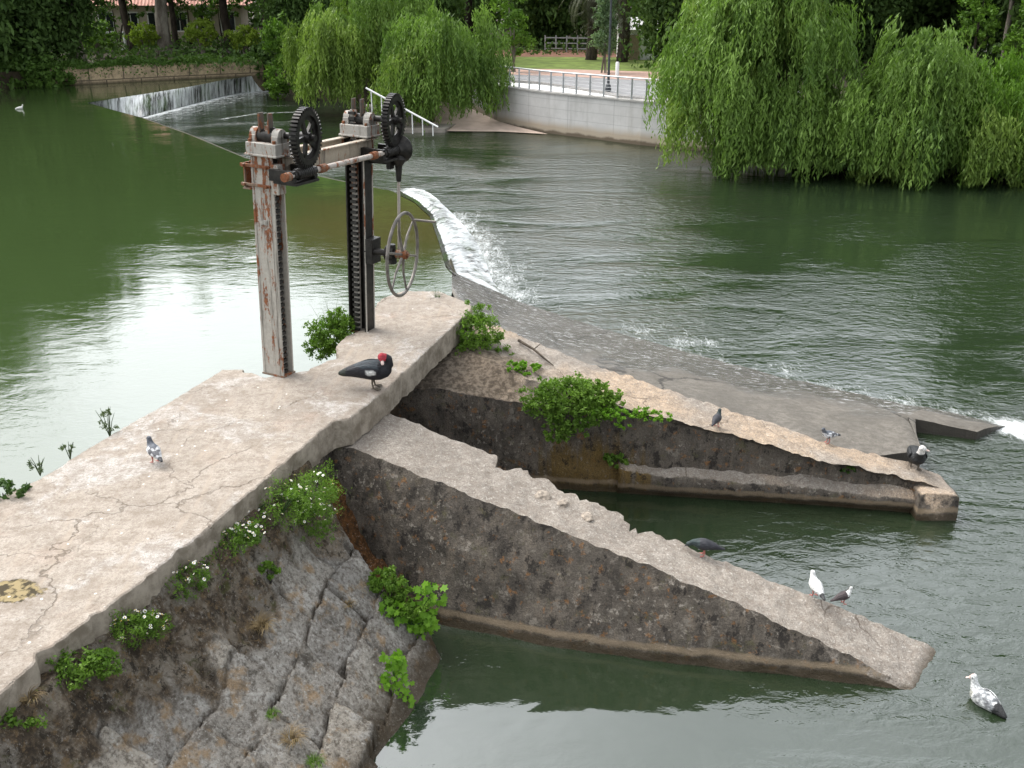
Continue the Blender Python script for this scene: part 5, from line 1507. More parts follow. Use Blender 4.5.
def body_mesh(name, tubes, balls, voxel, colf):
    m = MB()
    for pts, rs, sq in tubes: m.tube(pts, rs, 18, sq=sq)
    bm = bmesh.new(); me = bpy.data.meshes.new(name); me.from_pydata(m.v, [], m.f); bm.from_mesh(me)
    for c, r in balls:
        mat = Matrix.Translation(Vector(c)) @ Matrix.Diagonal((r[0], r[1], r[2], 1))
        bmesh.ops.create_icosphere(bm, subdivisions=3, radius=1.0, matrix=mat)
    bm.to_mesh(me); bm.free()
    o = bpy.data.objects.new(name, me); COL.objects.link(o)
    r = o.modifiers.new('r', 'REMESH'); r.mode = 'VOXEL'; r.voxel_size = voxel
    s = o.modifiers.new('s', 'SMOOTH'); s.factor = 0.6; s.iterations = 7
    dg = bpy.context.evaluated_depsgraph_get()
    me2 = bpy.data.meshes.new_from_object(o.evaluated_get(dg)); me2.name = name
    bpy.data.objects.remove(o); bpy.data.meshes.remove(me)
    ca = me2.color_attributes.new('Col', 'FLOAT_COLOR', 'POINT')
    for i, v in enumerate(me2.vertices): ca.data[i].color = (*colf(v.co), 1.0)
    me2.polygons.foreach_set('use_smooth', [True] * len(me2.polygons))
    me2.materials.clear(); me2.materials.append(M['feather'])
    return me2


def leg_mb(x, y, h, r, web):
    m = MB(); m.tube([(x - .005, y, h), (x - .012, y, h * .55), (x, y, 0.012)], [r * 1.5, r, r * .9], 8)
    tips = [(x + web, y + web * .55, 0.006), (x + web * 1.25, y, 0.006), (x + web, y - web * .55, 0.006)]
    for tp in tips: m.tube([(x, y, 0.012), tp], [r * .8, r * .4], 6)
    m.add([(x, y, .009), tips[0], tips[1], tips[2]], [(0, 1, 2), (0, 2, 3)]) if web > 0.05 else None
    m.tube([(x, y, .012), (x - web * .4, y, .006)], [r * .7, r * .3], 6)
    return m


def duck(label, loc, yaw, colf, neck='up', swim=False, scale=1.0, bill='bill_pale', group='ducks around the sluice', head_dir=(1, 0)):
    r = thing('duck', label, 'duck', loc, yaw, group)
    dz = -0.135 if swim else 0.0
    b = [((-0.40, 0, 0.155), 0.022), ((-0.34, 0, 0.165), 0.045), ((-0.25, 0, 0.185), 0.066), ((-0.12, 0, 0.205), 0.10), ((0.02, 0, 0.208), 0.122), ((0.12, 0, 0.208), 0.115), ((0.20, 0, 0.215), 0.085), ((0.245, 0, 0.225), 0.04)]
    if neck == 'back':
        nk = [((0.16, 0, 0.23), 0.075), ((0.225, -0.005, 0.29), 0.058), ((0.225, -0.02, 0.345), 0.046), ((0.175, -0.035, 0.375), 0.042)]
        hd = (0.15, -0.045, 0.375); bd = Vector((0.22, -0.75, -0.55))
    else:
        nk = [((0.14, 0, 0.23), 0.085), ((0.205, 0, 0.285), 0.066), ((0.235, 0, 0.35), 0.050), ((0.245, 0, 0.395), 0.046)]
        hd = (0.26, 0, 0.415); bd = Vector((head_dir[0], head_dir[1], -0.25))
    T = lambda p: (p[0], p[1], p[2] + dz)
    bd.normalize()
    hc = Vector(T(hd))
    me = body_mesh('duck_body', [([T(p) for p, _ in b], [q for _, q in b], 0.92), ([T(p) for p, _ in nk], [q for _, q in nk], 1.0)], [(tuple(hc), (0.052, 0.048, 0.047)), (tuple(hc + bd * 0.028), (0.038, 0.036, 0.034))], 0.011, lambda v: colf(Vector((v.x, v.y, v.z - dz)), Vector(hd)))
    o = bpy.data.objects.new('body', me); COL.objects.link(o); o.parent = r
    m = MB(); s = bd.cross(Vector((0, 0, 1))); s.normalize()
    rows = []
    for f, w_, h_ in ((0.03, .018, .016), (0.055, .017, .013), (0.085, .019, .008), (0.105, .014, .004)):
        c = hc + bd * f; up = s.cross(bd)
        rows.append([c + s * w_ * math.cos(a) + up * h_ * math.sin(a) for a in [2 * math.pi * k / 12 for k in range(12)]])
    m.grid(rows, wrap=True, cap=True); m.build('bill', M[bill], r)
    for sg in (-1, 1):
        m = MB(); c = hc + bd * 0.015 + s * sg * 0.041 + Vector((0, 0, 0.012)); m.tube([c - s * .006, c, c + s * .003], [.007, .007, .002], 8); m.build('eye', M['eye'], r)
    # folded wings: flattened feathered pads over the flanks
    for sg in (-1, 1):
        P = []
        for i in range(13):
            f = i / 12; x = 0.13 - 0.43 * f; hw_ = 0.085 * math.sin(math.pi * min(1, f * 0.9 + 0.12)) ** 0.8 * (1 - 0.45 * f)
            ring = []
            cy = 0.118 * (1 - (abs(x - 0.03) / 0.42) ** 2) ; cz = 0.235 - 0.03 * f
            for k in range(9):
                a = math.pi * (k / 8 - 0.5)
                ring.append((x, sg * (cy * (0.80 + 0.28 * math.cos(a)) * (1 - 0.15 * f)), cz + hw_ * math.sin(a) + dz))
            P.append(ring)
        m = MB(); m.grid(P)
        wo2 = m.build('wing', M['feather'], r)
        ca = wo2.data.color_attributes.new('Col', 'FLOAT_COLOR', 'POINT')
        for i, v in enumerate(wo2.data.vertices): ca.data[i].color = (*colf(Vector((v.co.x, v.co.y, v.co.z - dz)), Vector(hd)), 1)
        so_ = wo2.modifiers.new('t', 'SOLIDIFY'); so_.thickness = 0.008; so_.offset = 0
    if not swim:
        for sg in (-1, 1): leg_mb(0.03, sg * 0.05, 0.12, 0.011, 0.07).build('leg', M['leg_dark'], r)
    r.scale = (scale * (0.86 if swim else 1.0), scale * 1.12, scale * (1.12 if not swim else 1.05))
    return r


def pigeon(label, loc, yaw, colf, scale=1.0, head_low=False, group='pigeons on the sluice'):
    r = thing('pigeon', label, 'pigeon', loc, yaw, group)
    b = [((-0.185, 0, 0.085), 0.012), ((-0.13, 0, 0.095), 0.022), ((-0.07, 0, 0.112), 0.042), ((0.0, 0, 0.122), 0.060), ((0.05, 0, 0.128), 0.056), ((0.085, 0, 0.14), 0.036)]
    if head_low: nk = [((0.06, 0, 0.135), .04), ((0.11, 0, .135), .028), ((.135, 0, .12), .022)]; hc = Vector((.145, 0, .115)); bd = Vector((.8, 0, -.6))
    else: nk = [((0.06, 0, 0.14), .042), ((0.085, 0, .175), .030), ((.095, 0, .20), .024)]; hc = Vector((.10, 0, .212)); bd = Vector((.97, 0, -.2))
    me = body_mesh('pigeon_body', [([p for p, _ in b], [q for _, q in b], 0.9), ([p for p, _ in nk], [q for _, q in nk], 1.0)], [(tuple(hc), (.027, .024, .024))], 0.007, colf)
    o = bpy.data.objects.new('body', me); COL.objects.link(o); o.parent = r
    m = MB(); m.tube([hc + bd * .02, hc + bd * .035, hc + bd * .048], [.009, .006, .002], 8); m.build('beak', M['bill_dark'], r)
    for sg in (-1, 1):
        leg_mb(0.01, sg * .025, .075, .006, .03).build('leg', M['leg_pink'], r)
        m = MB(); c = hc + Vector((.006, sg * .022, .005)); m.tube([c, c + Vector((0, sg * .004, 0))], [.004, .002], 6); m.build('eye', M['eye'], r)
    r.scale = (scale,) * 3
    return r


def col_black(v, h):
    if (v - h).length < 0.062 and v.z > 0.33: return (0.42, 0.035, 0.05)
    if abs(v.y) > 0.07 and -0.03 < v.x < 0.085 and 0.185 + (v.x) * 0.2 < v.z < 0.245 + v.x * 0.1: return (0.78, 0.78, 0.76)
    if v.x < -0.30: return (0.030, 0.035, 0.026)
    if -0.2 < v.x < 0.1 and v.z > 0.26: return (0.030, 0.040, 0.048)
    return (0.016, 0.016, 0.020)


def col_bw(v, h):
    if v.z > 0.325: return (0.72, 0.70, 0.68) if (v - h).length > 0.045 or v.x < h.x + .01 else (0.45, 0.08, 0.07)
    return (0.016, 0.017, 0.018)


def col_white(v, h):
    if v.x < -0.20: return (0.03, 0.03, 0.03)
    if v.x > h.x + 0.01 and v.z > .36: return (0.62, 0.42, 0.38)
    q = noise.noise((v.x * 16, v.y * 16, v.z * 16))
    if v.z > 0.17 and -0.26 < v.x < 0.12 and q > -0.08: return (0.30, 0.31, 0.32) if q < 0.25 else (0.16, 0.165, 0.17)
    if v.x > 0.14 and v.z < 0.27: return (0.34, 0.34, 0.30)
    return (0.66, 0.67, 0.66)


duck('black muscovy duck with red face and white wing patch standing on the concrete walkway', tuple(at(372, 388, ZW) + Vector((0, 0, 0.004))), math.radians(-4), col_black, 'back')
b = at(914, 467, 0.46)
duck('black duck with a white head standing at the end of the farther pier', (b.x, b.y, 0.45), math.radians(-98), col_bw, 'up', scale=0.85, head_dir=(0.3, 0.95))
b = at(984, 704, 0)
duck('pale grey and white duck with black tail floating beyond the end of the nearer pier', (b.x, b.y, 0), math.radians(118), col_white, 'up', swim=True, scale=0.72, bill='bill_pale', head_dir=(0.75, 0.65))
b = at(20, 109, ZU)
duck('small white duck far off on the upper pond at left', (b.x, b.y, ZU), math.radians(20), lambda v, h: (0.75, 0.74, 0.72), 'up', swim=True, scale=0.6)


def pc_grey(v):
    if v.x < -0.13: return (0.05, 0.05, 0.055)
    q = noise.noise((v.x * 26, v.y * 26, v.z * 26))
    if v.z > .165: return (0.10, 0.11, 0.13)
    return (0.55, 0.56, 0.58) if q > -0.15 else (0.12, 0.12, 0.13)


def pc_dark(v):
    return (0.035, 0.035, 0.042) if v.x < 0.05 else (0.03, 0.045, 0.045)


def pc_white(v):
    if v.x < -0.12: return (0.05, 0.05, 0.05)
    return (0.75, 0.75, 0.74)


def pc_pied(v):
    if v.x > .03 and v.z > .13 and v.y < 0: return (0.7, 0.7, 0.68)
    return (0.06, 0.045, 0.045)


def top_z(px, py, obj, z0):
    """height of an object's surface under the pixel ray"""
    o_ = Vector((0, 0, CAM_H)); d_ = (at(px, py, 0) - o_).normalized()
    dg = bpy.context.evaluated_depsgraph_get()
    ok, loc, nr, i = obj.ray_cast(o_, d_)
    return loc if ok else at(px, py, z0)


bpy.context.view_layer.update()
pigeon('pale speckled grey pigeon on the concrete walkway left of the hoist', tuple(at(156, 463, ZW)), math.radians(128), pc_grey, 1.12)
for px_, py_, ob, yw, cf, lab, sc_, hl in [(716, 427, pier2, 60, pc_dark, 'lone dark pigeon high on the sandy top of the farther pier', 1.0, False), (828, 443, pier2, 200, pc_grey, 'pale grey pigeon near the lower end of the farther pier', 1.05, False),
                                       (815, 597, pier1, 100, pc_white, 'white pigeon with dark tail on the lower part of the nearer pier', 1.12, False), (842, 604, pier1, 20, pc_pied, 'small dark pigeon with a white breast beside the white pigeon', .85, False),
                                       (704, 556, pier1, 172, pc_dark, 'dark pigeon stooping at the far edge of the nearer pier', 1.2, True)]:
    p = top_z(px_, py_, ob, 0.5)
    pigeon(lab, tuple(p), math.radians(yw), cf, sc_, hl)

# ================================================================== CLOSE PLANTS
M['plant'] = mat_leaf('fresh_plant_leaf', (0.055, 0.120, 0.016), (0.175, 0.290, 0.045), 0.38, vscale=3)
M['plant_bright'] = mat_leaf('bright_vine_leaf', (0.095, 0.215, 0.018), (0.20, 0.38, 0.038), 0.40, vscale=3)
M['plant_dark'] = mat_leaf('dark_plant_leaf', (0.025, 0.058, 0.014), (0.065, 0.12, 0.026), 0.25, vscale=3)
M['plant_grey'] = mat_leaf('grey_green_leaf', (0.070, 0.098, 0.050), (0.13, 0.17, 0.085), 0.25, vscale=3)
M['straw'] = mat_leaf('dry_straw', (0.16, 0.11, 0.055), (0.32, 0.24, 0.13), 0.2, vscale=3)
M['petal'] = plain('white_petal', (0.82, 0.82, 0.80), 0.6, vary=0.05)
M['pollen'] = plain('yellow_flower_centre', (0.55, 0.36, 0.04), 0.7)


def surf(px, py, objs, z0):
    o_ = Vector((0, 0, CAM_H)); d_ = (at(px, py, 0) - o_).normalized(); best = None
    for ob in objs:
        ok, loc, nr, i = ob.ray_cast(o_, d_)
        if ok and (best is None or (loc - o_).length < (best - o_).length): best = loc.copy()
    return best if best is not None else at(px, py, z0)


def blades(n, rad, h, seed, w=0.008, bend=0.5, hang=0.0):
    R = np.random.default_rng(seed); Q = []; var = []
    for i in range(n):
        a = R.uniform(0, 6.283); r0 = rad * math.sqrt(R.random()) * 0.5; L = h * R.uniform(0.55, 1.15)
        d = np.array((math.cos(a), math.sin(a), 0)); p = np.array((math.cos(a + 1) * r0, math.sin(a + 1) * r0, 0.0)); e = R.uniform(0.9, 1.5); s = np.array((-d[1], d[0], 0)) * w
        vv = R.random()
        for k in range(4):
            dirv = d * math.cos(e) + np.array((0, 0, math.sin(e))); q = p + dirv * L / 4
            w0 = 1 - k / 4.3; w1 = 1 - (k + 1) / 4.3
            Q.append([p - s * w0, p + s * w0, q + s * w1, q - s * w1]); var.append(vv)
            p = q; e -= bend * R.uniform(0.5, 1.2) + hang
    return np.array(Q), np.array(var)


def tuft(label, p, n, rad, h, seed, mat, group=None, w=0.008, bend=0.45, hang=0.0):
    r = thing('grass_tuft', label, 'grass tuft', tuple(p), 0, group)
    Q, v_ = blades(n, rad, h, seed, w, bend, hang); quad_mesh('blades', Q, mat, r, v_); return r


lobes = []
for k in range(11):
    a = -2.5 + 5.0 * k / 10; rr = 1.0 if k % 2 == 0 else 0.62
    rr *= 1.0 - 0.25 * abs(a) / 2.5
    lobes.append((rr * math.cos(a), rr * math.sin(a)))


def lobed_leaves(n, blobs, size, seed, up=0.8, facing=(0.1, -0.6, 0.5)):
    """palmate leaves: 11-gon outline plus the stalk point"""
    R = np.random.default_rng(seed); out = []; var = []
    for i in range(n):
        b = blobs[R.integers(0, len(blobs))]
        c = np.array(b[:3]) + nrm(R.normal(size=3)) * np.array(b[3:6]) * R.random() ** 0.4
        nrmv = nrm(np.array(facing) + R.normal(size=3) * 0.42); t_ = nrm(np.cross(nrmv, R.normal(size=3))); bt = np.cross(nrmv, t_)
        s = size * R.uniform(0.5, 1.15)
        pts = [c + t_ * x * s * .6 + bt * y * s * .6 - nrmv * s * .10 * (x * x + y * y) for x, y in lobes] + [c - t_ * s * .15]
        out.append(pts); var.append(R.random())
    return np.array(out), np.array(var)


def vine(label, p, blobs, n, size, seed, mat):
    r = thing('vine', label, 'vine', tuple(p))
    V, v_ = lobed_leaves(n, blobs, size, seed); quad_mesh('foliage', V, mat, r, v_, nper=V.shape[1])
    m = MB()
    for b in blobs: m.tube([(0, 0, 0), (b[0] * .5, b[1] * .5 - .02, b[2] * .6), (b[0], b[1], b[2])], [.008, .006, .004], 6)
    m.build('stem', M['plant_dark'], r); return r


# flower used by every daisy clump
m = MB(); pet = []
for k in range(9):
    a = 2 * math.pi * k / 9; da = 0.30
    m.add([(0.004 * math.cos(a), 0.004 * math.sin(a), .001), (.014 * math.cos(a - da), .014 * math.sin(a - da), .003), (.018 * math.cos(a), .018 * math.sin(a), .002), (.014 * math.cos(a + da), .014 * math.sin(a + da), .003)], [(0, 1, 2, 3)], 0)
m.tube([(0, 0, -.002), (0, 0, .003), (0, 0, .006)], [.006, .006, .003], 8, 1)
_d = m.build('daisy', [M['petal'], M['pollen']]); daisy_mesh = _d.data; bpy.data.objects.remove(_d)


def daisies(label, p, blobs, n, nf, seed, mat=None):
    r = bush('daisy_clump', label, 'daisy clump', p, [tuple(q * 1.0 for q in b_) for b_ in blobs], int(n * 2.6), 0.021, mat or M['plant'], seed, 'daisy clumps along the walkway edge', 5, .1, .006, M['plant_dark'], 0.30)
    R_ = random.Random(seed)
    for k in range(nf):
        b = R_.choice(blobs); a = R_.uniform(0, 6.28); e = R_.uniform(0.0, 1.35)
        c = Vector((b[0] + b[3] * 1.05 * math.cos(a) * math.cos(e), b[1] + b[4] * 1.05 * math.sin(a) * math.cos(e), b[2] + b[5] * 1.1 * math.sin(e)))
        f = bpy.data.objects.new('daisy', daisy_mesh); COL.objects.link(f); f.parent = r; f.location = c
        f.rotation_euler = (R_.uniform(0.1, 0.9), R_.uniform(-.4, .4), R_.uniform(0, 6)); s = R_.uniform(.45, .75); f.scale = (s, s, s)
    r.scale = (1.4,) * 3
    return r


bpy.context.view_layer.update()
p = at(282, 506, 1.72)
daisies('largest daisy clump hanging from the walkway edge near the dark slot', p, [(0, 0, 0.02, .26, .15, .13), (.16, .20, -.02, .20, .14, .16), (.22, .10, -.18, .16, .10, .14), (-.24, -.18, -.02, .18, .12, .09)], 4200, 98, 3)
p = at(226, 541, 1.74)
daisies('small daisy clump left of the largest one', p, [(0, 0, 0, .14, .09, .08), (.10, .12, -.02, .12, .08, .08)], 1300, 44, 4)
p = at(170, 588, 1.72)
daisies('sparse daisy tuft halfway along the walkway edge', p, [(0, 0, 0, .13, .09, .10), (.09, .12, .0, .12, .08, .10)], 1300, 26, 5)
p = at(125, 630, 1.72)
daisies('dense round daisy clump near the left end of the walkway edge', p, [(0, 0, 0, .14, .11, .11), (.1, .1, -.05, .10, .08, .09)], 1700, 56, 6)
p = at(76, 668, 1.74)
bush('edge_plant', 'leafy green clump without flowers left of the dense round daisies', 'plant', p, [(0, 0, .02, .15, .11, .11), (.12, .06, -.02, .10, .08, .08)], 3000, .024, M['plant'], 7, None, 4, .1, .006)
p = at(4, 728, 1.70)
bush('edge_plant', 'leafy green plant cut off by the bottom left corner', 'plant', p, [(0, 0, .0, .14, .11, .12), (-.1, -.1, -.08, .14, .1, .12)], 2600, .026, M['plant'], 8, None, 4, .1, .006)
p = surf(268, 575, [rv], 1.2)
bush('edge_plant', 'small green sprig on the brown earth under the daisies', 'plant', p, [(0, 0, .05, .10, .07, .07)], 350, .04, M['plant'], 9, None, 3, .05, .005)
for px_, py_, n_, rd, h_, mt, lab in [(262, 628, 150, .12, .20, 'straw', 'dry straw tuft above the pale stones'), (292, 742, 110, .10, .20, 'straw', 'dry straw tuft low on the revetment'), (316, 764, 90, .10, .12, 'plant', 'green grass tuft at the bottom edge of the photo'), (348, 606, 60, .08, .12, 'straw', 'thin dry tuft beside the slot'), (272, 716, 60, .08, .10, 'plant', 'small green tuft in a joint of the stones'), (30, 700, 70, .1, .14, 'straw', 'dry tuft under the walkway edge at bottom left')]:
    tuft(lab, surf(px_, py_, [rv], 1.0), n_, rd, h_, px_, M[mt], 'tufts on the revetment', .0035, .55, .1)
p = surf(412, 628, [rv, pier1], .5); p += Vector((0, -.02, .05))
vine('bright lobed-leaf vine climbing at the foot of the nearer pier', p, [(.0, .0, .05, .22, .1, .22), (.18, .10, .26, .19, .09, .20), (-.18, -.02, .18, .17, .1, .14), (.02, .0, -.14, .18, .08, .16), (.14, .05, .02, .15, .08, .18)], 230, .10, 12, M['plant_bright'])
p2_ = surf(396, 690, [rv], .3); p2_ += Vector((0, -.02, .05))
vine('smaller lobed-leaf vine near the water below the other vine', p2_, [(0, 0, .05, .18, .08, .18), (.05, .0, -.18, .15, .08, .14), (-.02, .05, .26, .13, .06, .14)], 130, .09, 13, M['plant_bright'])
bush('edge_plant', 'fine-leaved plant filling the gap left of the lobed-leaf vine', 'plant', surf(392, 600, [rv], .6), [(0, 0, .10, .17, .10, .12), (.08, -.08, -.02, .14, .09, .12), (-.08, .06, .16, .1, .08, .08)], 3400, .03, M['plant'], 14, None, 4, .1, .006)
# pond side of the walkway
p = at(330, 352, 1.75)
bush('wall_bush', 'green bush growing on the pond side between the two hoist posts', 'bush', (p.x, p.y + .12, 1.74), [(0, 0, .22, .30, .2, .26), (.16, .12, .28, .2, .16, .22), (-.16, -.02, .08, .2, .16, .2), (.1, 0, .42, .16, .12, .16)], 6500, .042, M['plant'], 16, None, 5, .2, .012)
tuft('tall thin flower stems rising out of the bush by the dark post', (p.x + .05, p.y + .2, 1.95), 14, .25, .62, 17, M['plant_grey'], None, .005, .06)
for px_, py_, n_, h_, lab in [(110, 436, 60, .30, 'sparse grey-green weed on the pond edge left of the pigeon'), (40, 474, 40, .18, 'short weed on the pond edge at far left'), (70, 458, 30, .16, 'few thin stalks on the pond edge')]:
    p = at(px_, py_, ZW - .06)
    r = thing('weed', lab, 'weed', tuple(p), 0, 'weeds on the pond edge')
    m = MB(); R_ = random.Random(px_)
    for k in range(6):
        a_ = R_.uniform(0, 6.28); m.tube([(0, 0, -.02), (math.cos(a_) * h_ * .2, math.sin(a_) * h_ * .2, h_ * .6), (math.cos(a_) * h_ * .4, math.sin(a_) * h_ * .4, h_)], [.005, .004, .002], 5)
    m.build('stem', M['plant_grey'], r)
    V, v2 = cloud_leaves(n_ * 4, [(0, 0, h_ * .6, .12, .1, h_ * .42)], .035, px_, .35, -.3); quad_mesh('foliage', V, M['plant_grey'], r, v2)
p = at(4, 499, ZW - .05)
bush('edge_plant', 'dark weed on the pond edge cut by the left border', 'plant', p, [(0, 0, .05, .14, .1, .08)], 500, .04, M['plant_dark'], 18, None, 3, .06, .006)
tuft('thin tuft on the far end of the walkway slab', at(438, 297, ZW), 26, .10, .20, 19, M['plant_grey'], None, .004, .2)
# farther pier
p = at(478, 345, 1.62)
bush('pier_shrub', 'upright weedy shrub beside the far corner of the walkway slab', 'shrub', p, [(0, 0, .10, .20, .18, .22), (-.12, -.12, -.08, .16, .12, .16), (.14, .05, -.04, .2, .14, .12), (.02, .12, .26, .12, .1, .14)], 5500, .042, M['plant'], 20, 'shrubs on the farther pier', 5, .1, .01, None, .32)
p = at(527, 372, 1.52)
bush('pier_shrub', 'small low clump left of the largest pier shrub', 'shrub', p, [(0, 0, .04, .18, .12, .08), (-.12, .08, .06, .12, .1, .07)], 900, .05, M['plant_bright'], 22, 'shrubs on the farther pier', 3, .05, .008)
p = at(566, 398, 1.42)
bush('pier_shrub', 'largest leafy shrub hanging over the side of the farther pier', 'shrub', p, [(0, 0, .10, .34, .26, .20), (.30, .02, .06, .28, .2, .16), (-.28, -.06, -.02, .22, .18, .20), (.02, -.22, -.18, .26, .12, .26), (.26, -.2, -.16, .2, .12, .22), (.44, .0, -.02, .2, .16, .12), (-.1, -.2, -.40, .16, .08, .18)], 12000, .045, M['plant'], 23, 'shrubs on the farther pier', 6, .15, .012)
p = at(632, 414, 1.27)
bush('pier_shrub', 'flat bright trailing plant right of the largest pier shrub', 'shrub', p, [(0, 0, .04, .28, .14, .08), (.32, -.02, .0, .24, .12, .06), (-.34, -.02, .02, .24, .12, .08), (-.18, .0, .02, .18, .1, .07), (-.1, -.08, -.1, .1, .06, .09)], 2800, .036, M['plant_bright'], 24, 'shrubs on the farther pier', 4, .03, .007)
p = surf(616, 462, [pier2], .5)
bush('pier_shrub', 'small plant in a crack low on the side of the farther pier', 'shrub', (p.x, p.y - .03, p.z), [(0, -.03, .03, .13, .07, .12), (-.08, -.02, .08, .09, .06, .08)], 650, .055, M['plant'], 25, 'shrubs on the farther pier', 3, .05, .007)
p = surf(848, 470, [pier2], .6)
bush('pier_shrub', 'tiny plant on the edge near the end of the farther pier', 'shrub', (p.x, p.y - .02, p.z), [(0, 0, .02, .12, .05, .05)], 220, .045, M['plant_dark'], 26, 'shrubs on the farther pier', 3, .04, .006)
R = np.random.default_rng(88); N = 5200
fr = [at(x, y, 1.76) for x, y in [(8, 712), (60, 664), (140, 606), (200, 556), (262, 506), (322, 462)]]
fr = np.array([tuple(q) for q in interp([tuple(q) for q in fr], 0.05)])
ii = R.integers(0, len(fr), N); C = fr[ii].copy(); dens = np.sin(C[:, 1] * 4.1) + np.sin(C[:, 1] * 9.7 + 1) * .7
C = C[dens > -0.2]; N = len(C)
hang = R.random(N) ** 1.6
C += np.stack([0.07 + 0.10 * hang + R.normal(size=N) * .03, R.normal(size=N) * .06 - .02, -0.34 * hang + R.normal(size=N) * .03], 1)
tag(quad_mesh('edge_weeds', leaves(C, R.normal(size=C.shape) + np.array((0, 0, -.8)), 0.032, 0.013), M['plant'], None, R.random(N)), 'thin strip of fine weeds trailing from the walkway edge between the daisies', 'weeds', kind='stuff')
for o in list(COL.objects):
    if o.name.startswith('pier_shrub'): o.scale = (1.12, 1.0, 0.98)
    if o.name.startswith('edge_plant'): o.scale = (1.35, 1.35, 1.35)
    if 'upright weedy' in o.get('label', ''): o.scale = (1.5, 1.5, 1.5)
# bare stick on the pier
a = surf(522, 346, [pier2], 1.5); b = surf(552, 367, [pier2], 1.4)
m = MB(); m.tube([a + Vector((-.05, .08, .06)), a.lerp(b, .4) + Vector((0, .02, .07)), a.lerp(b, .75) + Vector((0, 0, .05)), b + Vector((.02, -.02, .03))], [.022, .018, .014, .008], 8); m.tube([a.lerp(b, .4) + Vector((0, .02, .07)), a.lerp(b, .5) + Vector((.06, .10, .16))], [.010, .004], 6)
tag(m.build('stick', M['bark_dark']), 'bare dark stick lying on the sandy top of the farther pier', 'stick')
# loose rubble on the broken edge of the nearer pier
M['lump'] = plain('broken_concrete', (0.27, 0.23, 0.188), 0.95, vary=0.4, scale=25, bump=0.5)
R = random.Random(9)
for k, (px_, py_, s_) in enumerate([(543, 496, .085), (563, 503, .06), (587, 517, .07)]):
    p = surf(px_, py_, [pier1], 1.2)
    bm = bmesh.new(); bmesh.ops.create_icosphere(bm, subdivisions=3, radius=1.0)
    for v_ in bm.verts:
        q = 1 + 0.35 * noise.noise(v_.co * 1.3 + Vector((k * 7, 0, 0))) + 0.12 * noise.noise(v_.co * 4 + Vector((k, 3, 0)))
        v_.co = Vector((v_.co.x * s_ * q * 1.2, v_.co.y * s_ * q, v_.co.z * s_ * q * .6))
    me = bpy.data.meshes.new('stone'); bm.to_mesh(me); bm.free(); me.materials.append(M['lump']); o = bpy.data.objects.new('stone', me); COL.objects.link(o); o.location = p + Vector((0, 0, s_ * -.05)); o.rotation_euler = (0, 0, k)
    tag(o, 'loose broken concrete lump on the crumbling far edge of the nearer pier', 'stone', 'loose lumps on the nearer pier')

# ================================================================== CAMERA, SKY, SUN
cam_d = bpy.data.cameras.new('camera'); cam = bpy.data.objects.new('camera', cam_d); COL.objects.link(cam)
cam.location = (0, 0, CAM_H); cam.rotation_euler = (math.pi / 2 - PITCH, 0, 0)
cam_d.sensor_width = 36; cam_d.lens = 36 * FPX / 1024; cam_d.clip_start = 0.1; cam_d.clip_end = 2000
SC.camera = cam
w = bpy.data.worlds.new('World'); SC.world = w; w.use_nodes = True
nt = w.node_tree; nt.nodes.clear()
SUN_EL, SUN_AZ = math.radians(55), math.radians(300)      # azimuth clockwise from +Y
sky = nt.nodes.new('ShaderNodeTexSky'); sky.sky_type = 'NISHITA'; sky.sun_disc = False
sky.sun_elevation = SUN_EL; sky.sun_rotation = SUN_AZ; sky.air_density = 1.0; sky.dust_density = 5.0; sky.ozone_density = 0.6
bw = nt.nodes.new('ShaderNodeRGBToBW'); nt.links.new(sky.outputs[0], bw.inputs[0])
mx = nt.nodes.new('ShaderNodeMix'); mx.data_type = 'RGBA'; mx.inputs[0].default_value = 0.80
nt.links.new(sky.outputs[0], mx.inputs[6]); nt.links.new(bw.outputs[0], mx.inputs[7])
tc = nt.nodes.new('ShaderNodeTexCoord'); nz_ = nt.nodes.new('ShaderNodeTexNoise'); nz_.inputs['Scale'].default_value = 2.2; nz_.inputs['Detail'].default_value = 5
nt.links.new(tc.outputs['Generated'], nz_.inputs['Vector'])
mr = nt.nodes.new('ShaderNodeMapRange'); mr.inputs[1].default_value = 0.3; mr.inputs[2].default_value = 0.7; mr.inputs[3].default_value = 0.8; mr.inputs[4].default_value = 1.5
nt.links.new(nz_.outputs['Fac'], mr.inputs[0])
mu = nt.nodes.new('ShaderNodeMix'); mu.data_type = 'RGBA'; mu.blend_type = 'MULTIPLY'; mu.inputs[0].default_value = 1.0
fl_ = nt.nodes.new('ShaderNodeMix'); fl_.data_type = 'RGBA'; fl_.inputs[0].default_value = 0.5; fl_.inputs[7].default_value = (3.1, 3.25, 3.4, 1)
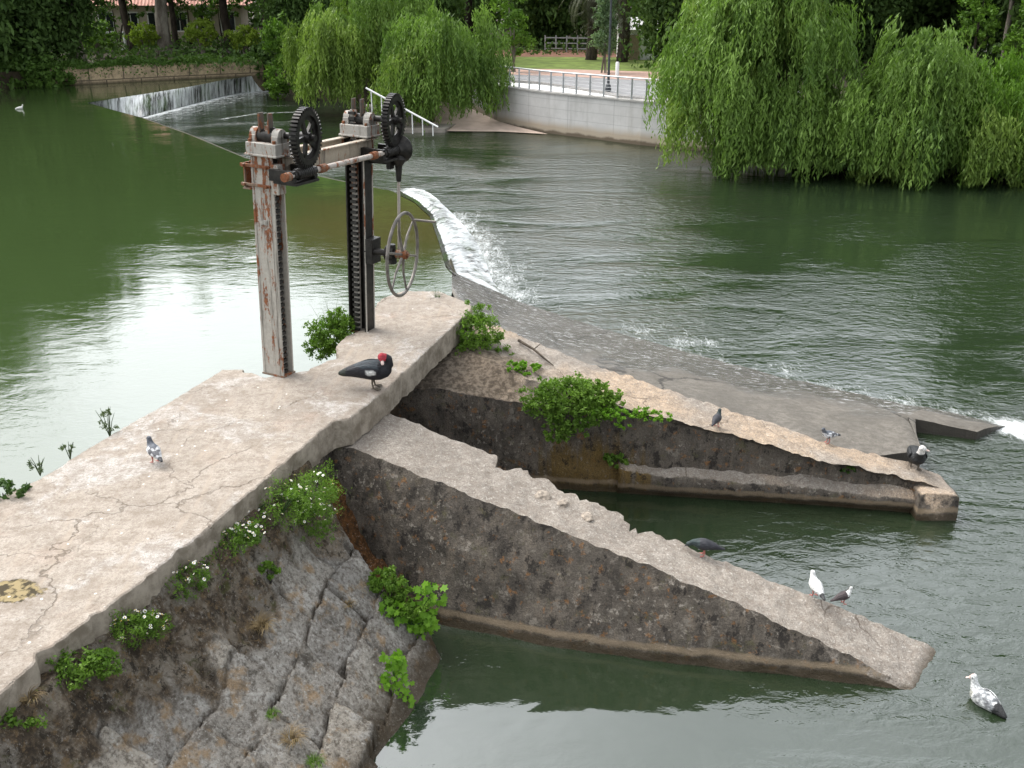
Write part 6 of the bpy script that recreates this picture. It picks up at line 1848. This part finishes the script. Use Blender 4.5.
nt.links.new(mx.outputs[2], fl_.inputs[6])
# sky boost added low over the far bank, to whiten water reflections
sx = nt.nodes.new('ShaderNodeVectorMath'); sx.operation = 'DOT_PRODUCT'; sx.inputs[1].default_value = (-0.18, 0.90, 0.40); nt.links.new(tc.outputs['Generated'], sx.inputs[0])
bk_ = nt.nodes.new('ShaderNodeMapRange'); bk_.interpolation_type = 'SMOOTHSTEP'; bk_.inputs[1].default_value = 0.55; bk_.inputs[2].default_value = 1.0; bk_.inputs[3].default_value = 1.0; bk_.inputs[4].default_value = 1.7
nt.links.new(sx.outputs['Value'], bk_.inputs[0])
cb = nt.nodes.new('ShaderNodeMath'); cb.operation = 'MULTIPLY'; nt.links.new(mr.outputs[0], cb.inputs[0]); nt.links.new(bk_.outputs[0], cb.inputs[1])
nt.links.new(fl_.outputs[2], mu.inputs[6]); nt.links.new(cb.outputs[0], mu.inputs[7])
bg = nt.nodes.new('ShaderNodeBackground'); bg.inputs['Strength'].default_value = 0.15
nt.links.new(mu.outputs[2], bg.inputs['Color'])
wo = nt.nodes.new('ShaderNodeOutputWorld'); nt.links.new(bg.outputs[0], wo.inputs['Surface'])
sd = bpy.data.lights.new('sun', 'SUN'); sd.energy = 0.8; sd.angle = math.radians(35); sd.color = (1.0, 0.96, 0.9)
so = bpy.data.objects.new('sun', sd); COL.objects.link(so)
sdir = Vector((math.sin(SUN_AZ) * math.cos(SUN_EL), math.cos(SUN_AZ) * math.cos(SUN_EL), math.sin(SUN_EL)))
so.rotation_euler = (-sdir).to_track_quat('-Z', 'Y').to_euler(); so.location = (0, -10, 30)
SC.render.engine = 'CYCLES'
SC.cycles.max_bounces = 6; SC.cycles.diffuse_bounces = 3; SC.cycles.glossy_bounces = 3; SC.cycles.transmission_bounces = 3
SC.cycles.sample_clamp_indirect = 8
SC.view_settings.view_transform = 'Standard'; SC.view_settings.look = 'None'; SC.view_settings.gamma = 1.0
SC.view_settings.use_curve_mapping = False
SC.view_settings.exposure = 1.48
